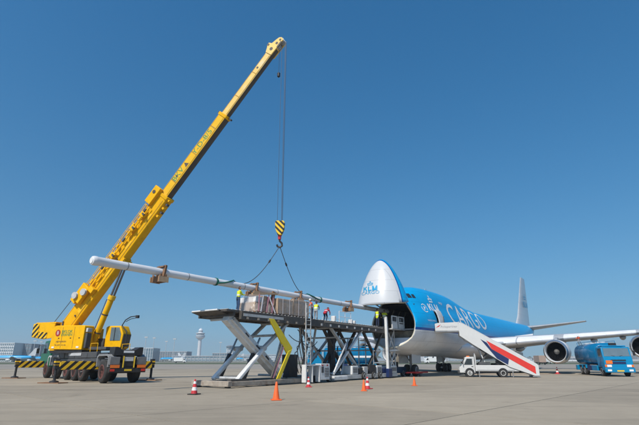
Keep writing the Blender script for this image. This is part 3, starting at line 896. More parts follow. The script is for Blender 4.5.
# outriggers
def outrigger(x, sg, reach, hz):
    y0, y1 = sg * .65, sg * (1.40 + reach)
    o = MB().bb(x - .32, x + .32, y0, y1, .98, 1.60).build('outrigger_beam', hz, crane, bevel=.02)
    j = MB(); j.bb(x - .17, x + .17, y1 - .02, y1 + sg * .30, 1.05, 1.78); j.tube((x, y1 + sg * .14, .12), (x, y1 + sg * .14, 1.1), .10)
    jk = j.build('jack', 'black_steel', o)
    MB().bb(x - .20, x + .20, y1 - .03, y1 + sg * .32, 1.32, 1.62).build('jack_marking', 'hazard_fine', jk)
    MB().lathe([(0, .34), (.10, .32), (.16, .12), (.24, .10)], (x, y1 + sg * .14, .06), (0, 0, 1), 16).build('jack_foot', 'black_steel', jk)
    MB().box((x + .25, y1 + sg * .14, .035), (2.0, .95, .07), Matrix.Rotation(.5, 3, 'Z')).build('ground_pad', 'wood_brown', jk)
outrigger(-5.55, 1, 2.35, 'hazard_cross'); outrigger(-5.55, -1, 2.2, 'hazard_cross')
outrigger(8.15, 1, 2.1, 'hazard_cross'); outrigger(5.35, -1, 2.2, 'hazard_cross')

# superstructure
def S(): return MB(SX)
g = S(); g.bb(-3.7, 2.7, -.95, .95, 2.52, 2.75); g.bb(-3.2, .6, .55, 1.0, 2.7, 4.5); g.bb(-3.2, .6, -1.0, -.55, 2.7, 4.4); g.build('turntable', 'crane_yellow', crane, bevel=.03)
g = S()
g.prism([(-3.15, 2.62), (.92, 2.55), (.92, 4.62), (.72, 4.68), (-2.55, 4.72), (-2.85, 4.66)], (0, -1.52, 0), (1, 0, 0), (0, 0, 1), (0, 1.1, 0))
hs = g.build('engine_housing', 'crane_yellow', crane, bevel=.05)
for (x, z0, z1) in ((-1.7, 2.7, 4.55), (-.25, 2.7, 4.55)):
    S().bb(x - .012, x + .012, -1.535, -1.515, z0, z1).build('panel_seam', 'boom_dark_and_shade', hs)
for x in (-2.05, -.6, .45): S().bb(x - .07, x + .07, -1.55, -1.518, 3.55, 3.62).build('panel_latch', 'black_steel', hs)
# painted emblem and two green lines of lettering
def sup_text(name, bm, x, z, m, par):
    return flat_text(name, bm, SX @ Vector((x, -1.536, z)), SX.to_3x3() @ Vector((1, 0, 0)), (0, 0, 1), m, par)
sup_text('round_emblem', poly_bm([circ(0, 0, .30, 24)]), -2.25, 4.05, 'sign_red', hs)
flat_text('round_emblem', text_bm('B', .42, 1), SX @ Vector((-2.25, -1.542, 4.05)), SX.to_3x3() @ Vector((1, 0, 0)), (0, 0, 1), 'sign_white', hs)
sup_text('lettering', text_bm('BKLOK', .36, 1.15), -1.12, 4.15, 'sign_green', hs)
sup_text('lettering', text_bm('KRANEN', .34, 1.0), -1.12, 3.87, 'sign_green', hs)
sup_text('lettering', text_bm('HIJSWERKEN', .2, 1.1), -1.7, 3.28, 'boom_dark_and_shade', hs)
sup_text('lettering', text_bm('TEL 0297 - 321 456', .16, 1.1), -1.75, 2.98, 'boom_dark_and_shade', hs)
g = S(); g.bb(-3.0, .9, -1.45, -.4, 2.28, 2.51); g.build('housing_skirt', 'black_steel', crane)
# far side counterweight housing
g = S(); g.prism([(-3.75, 2.62), (-.4, 2.55), (-.4, 4.3), (-3.4, 4.4)], (0, .45, 0), (1, 0, 0), (0, 0, 1), (0, 1.05, 0)); g.build('counterweight', 'crane_yellow', crane, bevel=.05)
# rear winch arm with hazard stripes
g = S(); g.prism([(-6.1, 3.75), (-6.1, 5.0), (-5.3, 5.05), (-3.3, 4.95), (-3.3, 3.65), (-4.6, 3.55)], (0, -1.15, 0), (1, 0, 0), (0, 0, 1), (0, .12, 0)); g.prism([(-6.1, 3.75), (-6.1, 5.0), (-5.3, 5.05), (-3.3, 4.95), (-3.3, 3.65), (-4.6, 3.55)], (0, 1.0, 0), (1, 0, 0), (0, 0, 1), (0, .12, 0))
wf = g.build('winch_frame', 'crane_yellow', crane, bevel=.02)
def hz_panel(pts):
    q = S(); q.prism(pts, (0, -1.152, 0), (1, 0, 0), (0, 0, 1), (0, -.03, 0)); q.build('hazard_panel', 'hazard_super', wf)
xv = SX.to_3x3() @ Vector((1, 0, 0))
stripe_mat('hazard_super', (0.78, 0.46, 0.01), (0.012, 0.012, 0.012), (xv.x, xv.y, -1.0), 0.58)
hz_panel([(-6.08, 3.8), (-6.08, 4.97), (-5.3, 5.0), (-5.3, 3.7)])
hz_panel([(-5.2, 3.62), (-5.2, 4.25), (-4.1, 4.15), (-4.1, 3.62)])
for x in (-4.95, -3.95):
    S().lathe([(0, .42), (.2, .42), (.2, .34), (1.6, .34), (1.6, .42), (1.8, .42)], (x, -.9, 4.45), (0, 1, 0), 20).build('winch_drum', 'dark_grey', wf)
g = S(); g.bb(-6.0, -3.4, -.98, .98, 5.0, 5.12); g.build('winch_cover', 'crane_yellow', wf)
# operator cab (on the far side)
g = S()
cp = [(1.35, 2.55), (1.3, 4.6), (1.55, 4.72), (3.0, 4.70), (3.4, 4.0), (3.3, 2.75), (2.9, 2.55)]
g.prism(cp, (0, .55, 0), (1, 0, 0), (0, 0, 1), (0, 1.05, 0))
oc = g.build('operator_cab', 'crane_yellow', crane, bevel=.06)
S().prism([(1.95, 3.4), (1.95, 4.58), (2.9, 4.56), (3.2, 3.96), (3.16, 3.4)], (0, .54, 0), (1, 0, 0), (0, 0, 1), (0, -.02, 0)).build('cab_window', 'glass_blue', oc)
S().bb(2.42, 2.48, .49, .515, 3.4, 4.56).build('window_post', 'black_steel', oc)
S().prism([(0, 0), (.9, 0), (.9, 1.1), (0, 1.1)], (3.30, .62, 2.85), (0, 1, 0), (.14, 0, .99), (.03, 0, 0)).build('windscreen', 'glass_dark', oc)
S().path([(3.1, .6, 4.7), (3.5, .55, 5.2), (4.1, .5, 5.46), (4.8, .5, 5.52)], .045).build('camera_arm', 'black_steel', oc)
S().path([(3.3, .75, 2.6), (3.75, .7, 3.1), (3.65, .7, 4.2), (3.1, .65, 4.7)], .05).build('guard_rail', 'black_steel', oc)
S().box((4.9, .5, 5.45), (.28, .22, .26)).build('work_light', 'black_steel', oc, bevel=.02)
S().path([(3.5, .6, 5.05), (4.05, .6, 5.28), (4.75, .55, 5.36)], .03).build('camera_arm', 'black_steel', oc)
g = S(); g.bb(.4, 1.35, .4, 1.2, 2.75, 3.6); g.bb(.96, 1.2, -1.4, -.9, 2.7, 4.0); g.bb(1.4, 3.4, -1.2, .5, 2.55, 2.80); g.build('platform_deck', 'dark_grey', crane, bevel=.03)
g = S(); g.bb(.25, .75, -.8, .8, 2.75, 3.5); g.build('cylinder_bracket', 'crane_yellow', crane, bevel=.03)

# boom
PIV = Vector((-2.75, 0, 4.55))
TIPL = Vector((bd.dot(TIP - SLEW), 0, TIP.z))
bdir = (TIPL - PIV); BL = bdir.length; bdir.normalize()
# tip point is the head sheave; boom axis runs a little above it
bu = Vector((-bdir.z, 0, bdir.x))            # 'up' of the boom
BX = SX @ Matrix(((bdir.x, 0, bu.x, PIV.x), (0, 1, 0, 0), (bdir.z, 0, bu.z, PIV.z), (0, 0, 0, 1)))
def B(): return MB(BX)
def boom_box(x0, x1, w, h, off=0.0, r=.30):
    """section with chamfered flanks and a rounded belly"""
    P = [(-w / 2, h * .5), (-w / 2, -h * .30), (-w * .44, -h * .43), (-w * .26, -h * .5), (w * .26, -h * .5), (w * .44, -h * .43), (w / 2, -h * .30), (w / 2, h * .5)]
    rings = [[Vector((x, y, off + z)) for y, z in P] for x in (x0, x1)]
    return B().loft(rings)
L1, L2 = 15.6, 25.2
b1 = boom_box(-.6, L1, 1.02, 1.46).build('boom_base', 'crane_yellow', crane, bevel=.03)
b2 = boom_box(L1 - .3, L2, .76, 1.00).build('boom_section', 'boom_yellow', crane, bevel=.03)
b3 = boom_box(L2 - .3, BL - .5, .58, .78).build('boom_section', 'boom_pale', crane, bevel=.03)
# weld seams, stiffener plates and wear plates
for (x0, x1, w, h, par, m) in ((-.4, L1 - .4, 1.02, 1.46, b1, 'crane_seam'), (L1 + .2, L2 - .3, .76, 1.00, b2, 'crane_seam'), (L2 + .2, BL - 1.6, .58, .78, b3, 'crane_seam')):
    for z in (-h * .30, h * .44): B().bb(x0, x1, -w / 2 - .012, -w / 2 + .002, z - .02, z + .02).build('weld_seam', m, par)
for x in (2.0, 6.2, 9.4, 12.6): B().bb(x, x + .9, -.535, -.512, -.40, -.10).build('stiffener_plate', 'boom_yellow', b1, bevel=.01)
for x in (17.2, 20.5, 23.6): B().bb(x, x + .10, -.392, -.381, -.28, .47).build('section_joint', 'crane_seam', b2)
for x in (27.4, 30.2): B().bb(x, x + .08, -.302, -.291, -.22, .37).build('section_joint', 'crane_seam', b3)
# dark strips that paint the underside shade onto the telescopes
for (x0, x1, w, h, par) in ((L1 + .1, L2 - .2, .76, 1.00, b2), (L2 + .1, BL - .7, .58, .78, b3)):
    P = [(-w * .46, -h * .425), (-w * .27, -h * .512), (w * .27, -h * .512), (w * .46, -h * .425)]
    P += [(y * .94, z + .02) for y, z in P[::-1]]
    B().loft([[Vector((x, y, z)) for y, z in P] for x in (x0, x1)]).build('belly_shade_strip', 'boom_dark_and_shade', par)
# collars
for (x, w, h, m) in ((L1 - .05, 1.16, 1.60, 'crane_yellow'), (L2 - .05, .88, 1.14, 'crane_yellow')):
    boom_box(x - .16, x + .16, w, h).build('boom_collar', m, crane, bevel=.02)
g = B(); g.bb(L2 - .1, L2 + .1, -.12, .12, .62, .95); g.bb(L2 - .08, L2 + .08, -.1, .1, -.95, -.6); g.build('collar_lug', 'black_steel', crane)
# cable guide block at the mouth of the base section
g = B(); g.bb(L1 - 1.5, L1 + .35, -.85, -.45, .35, 1.15); g.bb(L1 - 1.4, L1 + .2, -.62, .5, .74, .95); g.build('guide_block', 'crane_yellow', b1, bevel=.04)
B().tube((L1 - .25, -.86, .80), (L1 - .25, -.89, .80), .18, n=16).build('guide_hole', 'boom_dark_and_shade', b1)
for k in range(5): B().box((L1 - 1.9 + k * .45, -.2 + .1 * (k % 2), -.86), (.20, .3, .22)).build('slide_bracket', 'dark_grey' if k % 2 else 'crane_yellow', b1)
# stowed lattice jib along the near flank of the base section
JY = -.78
jib = B()
for z in (.62, .12): jib.tube((3.6, JY, z), (L1 - 1.6, JY, z), .05, n=8)
jb = jib.build('stowed_jib', 'crane_yellow', crane)
n = 14
for k in range(n):
    xa = 3.6 + (L1 - 5.2) * k / n; xb = 3.6 + (L1 - 5.2) * (k + 1) / n
    za, zb = (.62, .12) if k % 2 == 0 else (.12, .62)
    B().tube((xa, JY, za), (xb, JY, zb), .032, n=6).build('lattice_brace', 'crane_yellow', jb)
for k in range(12):
    x = 4.2 + k * .83
    B().box((x, JY - .02, .34 + .12 * math.sin(k * 2.3)), (.34 + .1 * (k % 3), .16, .16)).build('jib_bracket', ('crane_yellow', 'boom_yellow', 'crane_yellow', 'dark_grey')[k % 4], jb, bevel=.02)
for x in (L1 - 2.6, L1 - 4.2, L1 - 7.4):
    B().box((x, -.70, .28), (.5, .42, .55)).build('jib_clamp', 'crane_yellow', jb, bevel=.04)
    B().box((x + .1, -.95, .1), (.16, .14, .3)).build('clamp_pin', 'dark_grey', jb)
# hand rail / hose rail on the back of the boom
g = B()
g.tube((3.2, -.5, 1.12), (L1 - 1.4, -.5, 1.12), .03, n=6)
rail = g.build('hose_rail', 'boom_yellow', crane)
for k in range(11):
    x = 3.3 + k * 1.05
    B().tube((x, -.5, .74), (x, -.5, 1.12), .028, n=6).build('rail_post', 'boom_yellow', rail)
B().tube((3.2, .45, 1.0), (L1 - 1.0, .45, 1.0), .035, n=6).build('hose_rail', 'mid_grey', crane)
# sheave cluster low on the base section
g = B(); g.bb(2.7, 4.5, -1.0, -.60, .05, 1.05); g.build('sheave_bracket', 'crane_yellow', b1, bevel=.05)
for (x, z) in ((3.1, .85), (3.95, .22)):
    B().lathe([(0, .32), (.05, .32), (.09, .25), (.13, .32), (.18, .32)], (x, -1.2, z), (0, 1, 0), 20).build('sheave', 'light_grey', b1)
for q in ((2.4, 2.9, -.95, -.6, .5, 1.2), (4.3, 4.8, -.98, -.55, -.5, .1)): B().bb(*q).build('sheave_guard', 'crane_yellow', b1, bevel=.03)
for x in (1.6, 7.4, 8.2): B().tube((x, -.57, -.2), (x, -.62, -.2), .09, n=12).build('boom_pin', 'boom_dark_and_shade', b1)
# winch rope running up to the sheaves
S().path([(-4.6, -.4, 4.9), tuple((SX.inverted() @ (BX @ Vector((3.0, -.8, 1.1)))))], .03).build('winch_rope', 'steel_rope', crane)
# painted lettering on the second section, green
flat_text('lettering', text_bm('BKV', .80, 1.05), BX @ Vector((18.0, -.388, .08)), BX.to_3x3() @ Vector((1, 0, 0)), BX.to_3x3() @ Vector((0, 0, 1)), 'sign_green', b2)
flat_text('arrow_mark', poly_bm([[(-.25, -.25), (.25, -.25), (0, .28)]]), BX @ Vector((19.25, -.388, .08)), BX.to_3x3() @ Vector((1, 0, 0)), BX.to_3x3() @ Vector((0, 0, 1)), 'boom_dark_and_shade', b2)
flat_text('lettering', text_bm('Y-D-8/5', .80, 1.1), BX @ Vector((21.9, -.388, .08)), BX.to_3x3() @ Vector((1, 0, 0)), BX.to_3x3() @ Vector((0, 0, 1)), 'sign_green', b2)
for x in (L1 + 2.2,): B().tube((x, -.375, .1), (x, -.39, .1), .12, n=14).build('boom_pin', 'boom_dark_and_shade', b2)
B().tube((BL - 3.2, -.28, .1), (BL - 3.2, -.30, .1), .12, n=14).build('boom_pin', 'boom_dark_and_shade', b3)
# boom head
g = B()
for yy in (-.36, .25):
    g.prism([(BL - 1.5, -.39), (BL - 1.5, .39), (BL - .98, .62), (BL - .76, .82), (BL - .5, .76), (BL - .42, .42), (BL + .1, .24), (BL + .42, .10), (BL + .55, -.18), (BL + .36, -.48), (BL - .2, -.46)], (0, yy, 0), (1, 0, 0), (0, 0, 1), (0, .12, 0))
hd = g.build('boom_head', 'boom_pale', crane, bevel=.03)
for (x, z, r) in ((BL - .72, .66, .13), (BL - .95, .05, .18), (BL - .2, -.1, .14), (BL + .25, -.2, .12)): B().tube((x, -.375, z), (x, -.362, z), r, n=14).build('head_pin', 'boom_dark_and_shade', hd)
for (x, z, r) in ((BL + .26, -.18, .31), (BL - .66, .58, .22), (BL - .35, -.28, .26)):
    for yy in (-.22, .0, .18): B().lathe([(0, r), (.03, r), (.05, r * .84), (.07, r), (.1, r)], (x, yy, z), (0, 1, 0), 20).build('sheave', 'light_grey', hd)
B().box((BL - .2, -.38, -.46), (.7, .05, .16)).build('head_guard', 'black_steel', hd)
# lift cylinder
A0 = Vector((.55, 0, 3.15)); A1 = SX.inverted() @ (BX @ Vector((8.4, 0, -.85)))
d = (A1 - A0)
o = S().tube(A0, A0 + d * .56, .27, n=20).build('lift_cylinder', 'crane_yellow', crane)
S().tube(A0 + d * .53, A0 + d * .58, .34, n=20).build('cylinder_gland', 'boom_yellow', o)
for t in (.12, .34): S().tube(A0 + d * t, A0 + d * (t + .015), .295, n=20).build('cylinder_clamp', 'boom_dark_and_shade', o)
S().tube(A0 + d * .05 + Vector((-.2, -.27, .1)), A0 + d * .52 + Vector((-.2, -.27, .1)), .035, n=8).build('hydraulic_pipe', 'dark_grey', o)
for yy in (-.17, .17): S().tube(A0 + d * .56 + Vector((0, yy, 0)), A1 + Vector((0, yy, 0)), .10, n=12).build('cylinder_rod', 'chrome_rod', o)
g = S(); g.tube(A1 + Vector((0, -.6, 0)), A1 + Vector((0, .6, 0)), .16, n=12); g.bar(A1 + Vector((0, 0, .1)), A1 + Vector((-.35, 0, .6)), .9, .4); g.build('cylinder_lug', 'crane_yellow', crane)

# deck fittings
for sg in (-1, 1):
    g = MB()
    for x in (-6.2, -4.6): g.tube((x, sg * 1.3, 2.3), (x, sg * 1.3, 3.0), .025, n=6)
    g.tube((-6.2, sg * 1.3, 3.0), (-4.6, sg * 1.3, 3.0), .025, n=6); g.build('deck_rail', 'crane_yellow', crane)
    for k in range(4): MB().bb(-3.9 + .0, -3.5, sg * 1.40, sg * 1.46, .75 + .3 * k, .79 + .3 * k).build('access_step', 'mid_grey', crane)
S().tube((-2.6, -.9, 4.7), (-2.6, -.9, 5.15), .09, n=10).build('exhaust_stack', 'dark_grey', crane)
for k in range(4): S().path([(.6 + .12 * k, -.55, 2.8), (.3 + .1 * k, -.7, 3.5), (-.1 + .05 * k, -.62, 4.3), (-.9, -.6, 4.9 + .05 * k)], .035).build('hydraulic_hose', 'black_steel', crane)
for k in range(6): S().bb(-3.02, -2.98 + .0, -1.25 + .0, -1.22, 2.7 + k * .3, 2.74 + k * .3).build('ladder_rung', 'dark_grey', crane)
S().box((1.15, -1.2, 4.25), (.22, .5, .35)).build('work_lamp', 'light_grey', crane, bevel=.03)
for x in (-2.6, .4): S().bb(x - .15, x + .15, -1.548, -1.53, 2.72, 2.86).build('warning_sticker', 'plate_white', hs)

# hoist ropes and hook block (world positions, brought into the crane frame)
HOOK = Vector((-3.35, 36.55, 12.75))        # top of the hook block
def CW(p): return Wi @ Vector(p)
headw = Wm @ (BX @ Vector((BL + .42, 0, -.5)))
for (dx, dy, tx) in ((-.24, 0, -.28), (.10, .06, .02), (.16, -.05, .10), (.20, .05, .14)):
    MB().path([CW((headw.x + tx, headw.y + dy, headw.z)), CW((HOOK.x + dx, HOOK.y + dy, HOOK.z - .15))], .014, 6).build('hoist_rope', 'steel_rope', crane)
wx = Wm @ (BX @ Vector((BL - .6, 0, -.6)))
MB().path([CW(wx), CW((wx.x, wx.y, 27.6))], .015, 5).build('limit_cable', 'steel_rope', crane)
MB().lathe([(0, .05), (.1, .14), (.45, .15), (.55, .05)], CW((wx.x, wx.y, 27.1)), (0, 0, 1), 12).build('limit_weight', 'black_steel', crane)
g = MB(Wi @ Matrix.Translation(HOOK))
hp = [(-.40, .02), (-.31, .14), (.31, .14), (.40, .02), (.37, -.58), (.15, -1.12), (-.15, -1.12), (-.37, -.58)]
for yy in (-.26, .10): g.prism(hp, (0, yy, 0), (1, 0, 0), (0, 0, 1), (0, .14, 0))
hb = g.build('hook_block', 'hazard_hook', crane, bevel=.03)
g = MB(Wi @ Matrix.Translation(HOOK))
for x in (-.18, .18): g.lathe([(0, .24), (.18, .24)], (x, -.1, -.1), (0, 1, 0), 18)
g.build('block_sheave', 'black_steel', hb)
g = MB(Wi @ Matrix.Translation(HOOK))
g.tube((0, 0, -1.1), (0, 0, -1.45), .15, .13, 14)
g.build('swivel', 'red_paint', hb)
g = MB(Wi @ Matrix.Translation(HOOK))
g.path([(0, 0, -1.4), (.02, 0, -1.6), (.20, 0, -1.78), (.22, 0, -2.0), (.04, 0, -2.14), (-.16, 0, -2.05), (-.2, 0, -1.9)], .085, 10)
g.build('hook', 'black_steel', hb)
HK = HOOK + Vector((.03, 0, -2.02))

# ------------------------------------------------------------------ cargo loaders (x = along the aircraft axis from its nose, y = away from the camera side)
def frame_at(a, y=0.0):
    p = NOSE + AX * a + Vector((-AX.y, AX.x, 0)) * y
    return Vector((p.x, p.y, 0))
def LW(a, y, z):
    p = frame_at(a, y); p.z = z; return p
ZP = 4.90                                  # platform height
YN, YF = -0.20, 3.0                        # near and far scissor planes
LA = -17.0
loader = thing('cargo_loader', 'tall scissor lift cargo loader with thick white arms carrying wrapped crates', 'loader', frame_at(LA), ROT)
def L1b(): return MB(Matrix.Translation((-LA, 0, 0)))
# base rails on the ground
for (y0, y1, m) in ((-.55, -.15, 'loader_rust'), (2.25, 2.65, 'loader_rust')):
    g = L1b(); g.bb(-19.6, -10.4, y0, y1, .08, .38); g.build('base_rail', m, loader, bevel=.03)
g = L1b(); g.bb(-19.95, -19.6, -.75, 2.8, .09, .42); g.build('base_end', 'loader_rust', loader, bevel=.03)
g = L1b(); g.bb(-10.75, -10.4, -.148, 2.245, .10, .36); g.build('base_end', 'loader_rust', loader, bevel=.03)
for a in (-17.5, -14.5): L1b().bb(a - .2, a + .2, -.148, 2.248, .10, .34).build('cross_member', 'loader_dark', loader)
for a in (-19.6, -15.8, -11.4):
    for y in (-.36, 2.45): L1b().lathe([(0, .2), (.06, .2), (.10, .12)], (a, y, 0.0), (0, 0, 1), 14).build('foot_pad', 'loader_dark', loader)
g = L1b(); g.bb(-19.5, -17.9, -.52, -.18, .385, .52); g.build('roller_track', 'loader_dark', loader)
# scissor arms: thick pale arms in the near and far planes
YF1 = 2.15
L1b().bar((-19.55, YN + .45, ZP - .45), (-14.0, YN + .45, .50), .62, .60, up=(0, 1, 0)).build('scissor_arm', 'loader_white', loader, bevel=.04)
L1b().bar((-19.45, YN + .12, ZP - .62), (-14.2, YN + .12, .50), .05, .34, up=(0, 1, 0)).build('arm_web', 'loader_white', loader)
for y in (YN, YF1):
    L1b().bar((-18.75, y - .10, .45), (-16.3, y - .10, 2.52), .24, .34, up=(0, 1, 0)).build('scissor_arm', 'loader_white', loader, bevel=.06)
    L1b().bar((-16.5, y - .09, 2.40), (-13.7, y - .09, ZP - .45), .20, .32, up=(0, 1, 0)).build('scissor_arm', 'loader_grey', loader, bevel=.04)
    L1b().tube((-16.4, y - .30, 2.48), (-16.4, y + .40, 2.48), .17, n=16).build('pivot_pin', 'loader_grey', loader)
    L1b().bar((-17.75, y + .35, .5), (-16.9, y + .35, 2.1), .22, .26).build('lift_cylinder', 'black_steel', loader)
    L1b().tube((-16.9, y + .35, 2.1), (-16.3, y + .35, 3.2), .07, n=8).build('cylinder_rod', 'steel_bare', loader)
for (a, z) in ((-19.2, ZP - .55), (-14.1, ZP - .55), (-18.6, .55), (-14.2, .62), (-15.3, 3.4)):
    L1b().tube((a, YN, z), (a, YF1, z), .09, n=10).build('tie_tube', 'loader_grey', loader)
# plate reinforcements on the thick arm
for t in (.3, .5, .68):
    p = Vector((-19.55, YN - .0, ZP - .45)).lerp(Vector((-14.0, YN - .0, .55)), t)
    L1b().box((p.x, YN + .08, p.z), (.38, .05, .22), Matrix.Rotation(R(38), 3, 'Y')).build('arm_plate', 'loader_dark', loader)
# platform: deck, side beams, rollers, lip
PA0, PA1 = -20.5, -10.9
g = L1b(); g.bb(PA0 + .3, PA1, -.50, 2.75, ZP - .16, ZP - .02); deck = g.build('platform_deck', 'loader_dark', loader)
g = L1b(); g.bb(PA0 + 1.4, PA1, -.72, -.50, ZP - .62, ZP - .06); g.build('side_beam', 'loader_dark', loader, bevel=.02)
g = L1b(); g.bb(PA0 + 1.6, PA1 - 3.9, -.745, -.725, ZP - .40, ZP - .22); g.build('side_trim', 'loader_grey', loader)
g = L1b(); g.bb(PA0 + .8, PA1, 2.75, 2.95, ZP - .44, ZP - .06); g.build('side_beam', 'loader_dark', loader, bevel=.02)
g = L1b(); g.prism([(0, 0), (1.3, -.30), (1.3, -.12), (.05, .10)], (PA0 + .1, .1, ZP - .12), (1, 0, 0), (0, 0, 1), (0, 2.7, 0)); g.build('front_lip', 'loader_dark', loader)
L1b().tube((PA0 + .08, .15, ZP - .05), (PA0 + .08, 2.75, ZP - .05), .055, n=10).build('edge_roller', 'loader_white', loader)
for a in np.arange(PA0 + 1.0, PA1, 1.1): L1b().bb(a - .07, a + .07, -.48, 2.73, ZP - .42, ZP - .17).build('deck_joist', 'loader_dark', loader)
for k in range(24):
    a = PA0 + .5 + k * .39
    L1b().tube((a, -.4, ZP - .005), (a, 2.7, ZP - .005), .035, n=6).build('roller', 'loader_grey', loader)
# yellow folding guard in front of the arms
g = L1b()
g.prism([(-16.4, ZP - .40), (-15.85, ZP - .40), (-13.75, 2.55), (-13.9, 2.2), (-14.35, 2.15)], (0, -.78, 0), (1, 0, 0), (0, 0, 1), (0, .14, 0))
g.build('folding_guard', 'loader_yellow', loader, bevel=.02)
g = L1b()
g.prism([(-14.25, 2.3), (-13.80, 2.45), (-15.05, .42), (-15.45, .42)], (0, -.80, 0), (1, 0, 0), (0, 0, 1), (0, .10, 0))
g.build('folding_guard', 'loader_yellow', loader, bevel=.02)
for dx in (0, .22): L1b().tube((-15.95 + dx, -.7, .5), (-14.75 + dx, -.72, 2.95), .06, n=8).build('guard_strut', ('loader_dark', 'strap_pink')[dx > 0], loader)
# black hydraulic hoses in loops beside the mast
for k in range(7):
    a = -12.9 + .17 * k
    pts = []
    for t in np.linspace(0, 1, 14):
        pts.append((a + .28 * math.sin(t * 7 + k), -.55 - .06 * k % .2, 3.9 - 2.9 * t + .25 * math.sin(t * 11 + k * 1.7)))
    L1b().path(pts, .035, 6).build('hydraulic_hose', 'black_steel', loader)
g = L1b(); g.bb(-13.0, -12.0, .1, .9, .45, 2.1); g.build('pump_unit', 'black_steel', loader, bevel=.05)
# ladder mast
lad = L1b()
for a in (-12.15, -11.55): lad.bar((a, -.78, .1), (a, -.78, 6.0), .07, .07)
lm = lad.build('ladder', 'loader_grey', loader)
for z in np.arange(.5, 6.0, .32): L1b().tube((-12.15, -.78, z), (-11.55, -.78, z), .025, n=6).build('rung', 'loader_grey', lm)
for k in range(9):
    z = .5 + k * .6
    L1b().bar((-12.15, -.78, z), (-11.55, -.40, z + .6), .03, .03).build('ladder_brace', 'loader_grey', lm)
# white cabinet at the foot
g = L1b(); g.bb(-12.7, -10.9, -1.25, -.85, 1.28, 1.36); g.bb(-12.7, -12.6, -1.25, -.85, .1, 1.28); g.bb(-11.0, -10.9, -1.25, -.85, .1, 1.28); g.bb(-11.9, -11.82, -1.25, -.85, .1, 1.28); g.build('service_frame', 'loader_white', loader)
cabn = L1b().bb(-11.0 + .15, -9.6, -1.25, -.45, .22, 1.42).build('control_cabinet', 'loader_white', loader, bevel=.04)
L1b().bb(-10.3, -9.75, -1.265, -1.252, .45, 1.1).build('louvre', 'dark_grey', cabn)
for k in range(5): L1b().bb(-10.28, -9.77, -1.285, -1.267, .5 + .12 * k, .55 + .12 * k).build('louvre_slat', 'loader_grey', cabn)
L1b().bb(-10.75, -10.45, -1.27, -1.252, .75, 1.2).build('control_panel', 'dark_grey', cabn)
for (a, z) in ((-10.6, 1.3), (-9.95, 1.3)): L1b().bb(a - .1, a + .1, -1.266, -1.252, z - .05, z + .05).build('notice', 'sign_red', cabn)

# second loader, at the aircraft sill
LB = -3.0
loader2 = thing('cargo_loader', 'grey scissor lift cargo loader with double arms docked at the open nose', 'loader', frame_at(LB), ROT)
def L2b(): return MB(Matrix.Translation((-LB, 0, 0)))
for (y0, y1) in ((-.60, -.25), (2.95, 3.3)):
    L2b().bb(-9.3, 3.4, y0, y1, .12, .46).build('base_rail', 'loader_grey', loader2, bevel=.03)
for a in (-9.1, -4.8, -.6, 3.2): L2b().bb(a - .18, a + .18, -.248, 2.948, .14, .42).build('cross_member', 'loader_dark', loader2)
g = L2b(); g.bb(-8.6, -6.6, -1.0, -.62, .12, .42); g.build('outrigger_foot', 'loader_white', loader2, bevel=.04)
for a in (-7.6, -5.9, -.4, 1.4, 2.6):
    for y in (-.42, 3.12): wheel(loader2, (a, y - .22 if y < 0 else y + .22, .33), (0, -1 if y < 0 else 1, 0), .33, .24, 'rim_white')
for (y, m) in ((YN - .05, 'loader_grey'), (YF, 'loader_grey')):
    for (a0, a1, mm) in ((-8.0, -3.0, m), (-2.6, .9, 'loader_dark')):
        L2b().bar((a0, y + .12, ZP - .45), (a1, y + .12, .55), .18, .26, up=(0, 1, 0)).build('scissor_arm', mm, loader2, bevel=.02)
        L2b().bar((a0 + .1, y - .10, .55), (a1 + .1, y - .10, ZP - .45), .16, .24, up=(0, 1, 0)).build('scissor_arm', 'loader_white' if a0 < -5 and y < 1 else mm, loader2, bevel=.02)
        L2b().tube(((a0 + a1) / 2 + .05, y - .25, 2.5), ((a0 + a1) / 2 + .05, y + .28, 2.5), .13, n=14).build('pivot_pin', 'loader_dark', loader2)
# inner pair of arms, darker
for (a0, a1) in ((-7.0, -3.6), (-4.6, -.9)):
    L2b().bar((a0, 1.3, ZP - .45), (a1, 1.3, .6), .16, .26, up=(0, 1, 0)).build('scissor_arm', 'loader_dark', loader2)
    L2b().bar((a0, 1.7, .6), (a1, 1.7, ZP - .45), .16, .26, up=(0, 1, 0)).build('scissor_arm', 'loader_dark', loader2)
for (a, z) in ((-7.9, ZP - .55), (-3.0, ZP - .55), (-3.2, .62), (-7.7, .62), (-5.4, 2.5), (-.8, 2.6), (-6.6, 3.6), (-4.2, 3.6)):
    L2b().tube((a, YN, z), (a, YF, z), .07, n=8).build('tie_tube', 'loader_grey', loader2)
L2b().bar((-7.9, -.48, .7), (-6.0, -.48, 3.1), .12, .10).build('lift_cylinder', 'loader_white', loader2)
L2b().tube((-6.4, -.2, .5), (-5.0, -.1, 3.6), .06, n=8).build('lift_cylinder', 'steel_bare', loader2)
L2b().bb(-5.6, -5.2, 1.2, 1.8, .4, ZP - .45).build('guide_post', 'black_steel', loader2)
for k in range(6):
    pts = [(-6.8 + .3 * k + .22 * math.sin(t * 6 + k), .4 + .2 * (k % 3), 2.9 - 2.2 * t) for t in np.linspace(0, 1, 10)]
    L2b().path(pts, .03, 6).build('hydraulic_hose', 'black_steel', loader2)
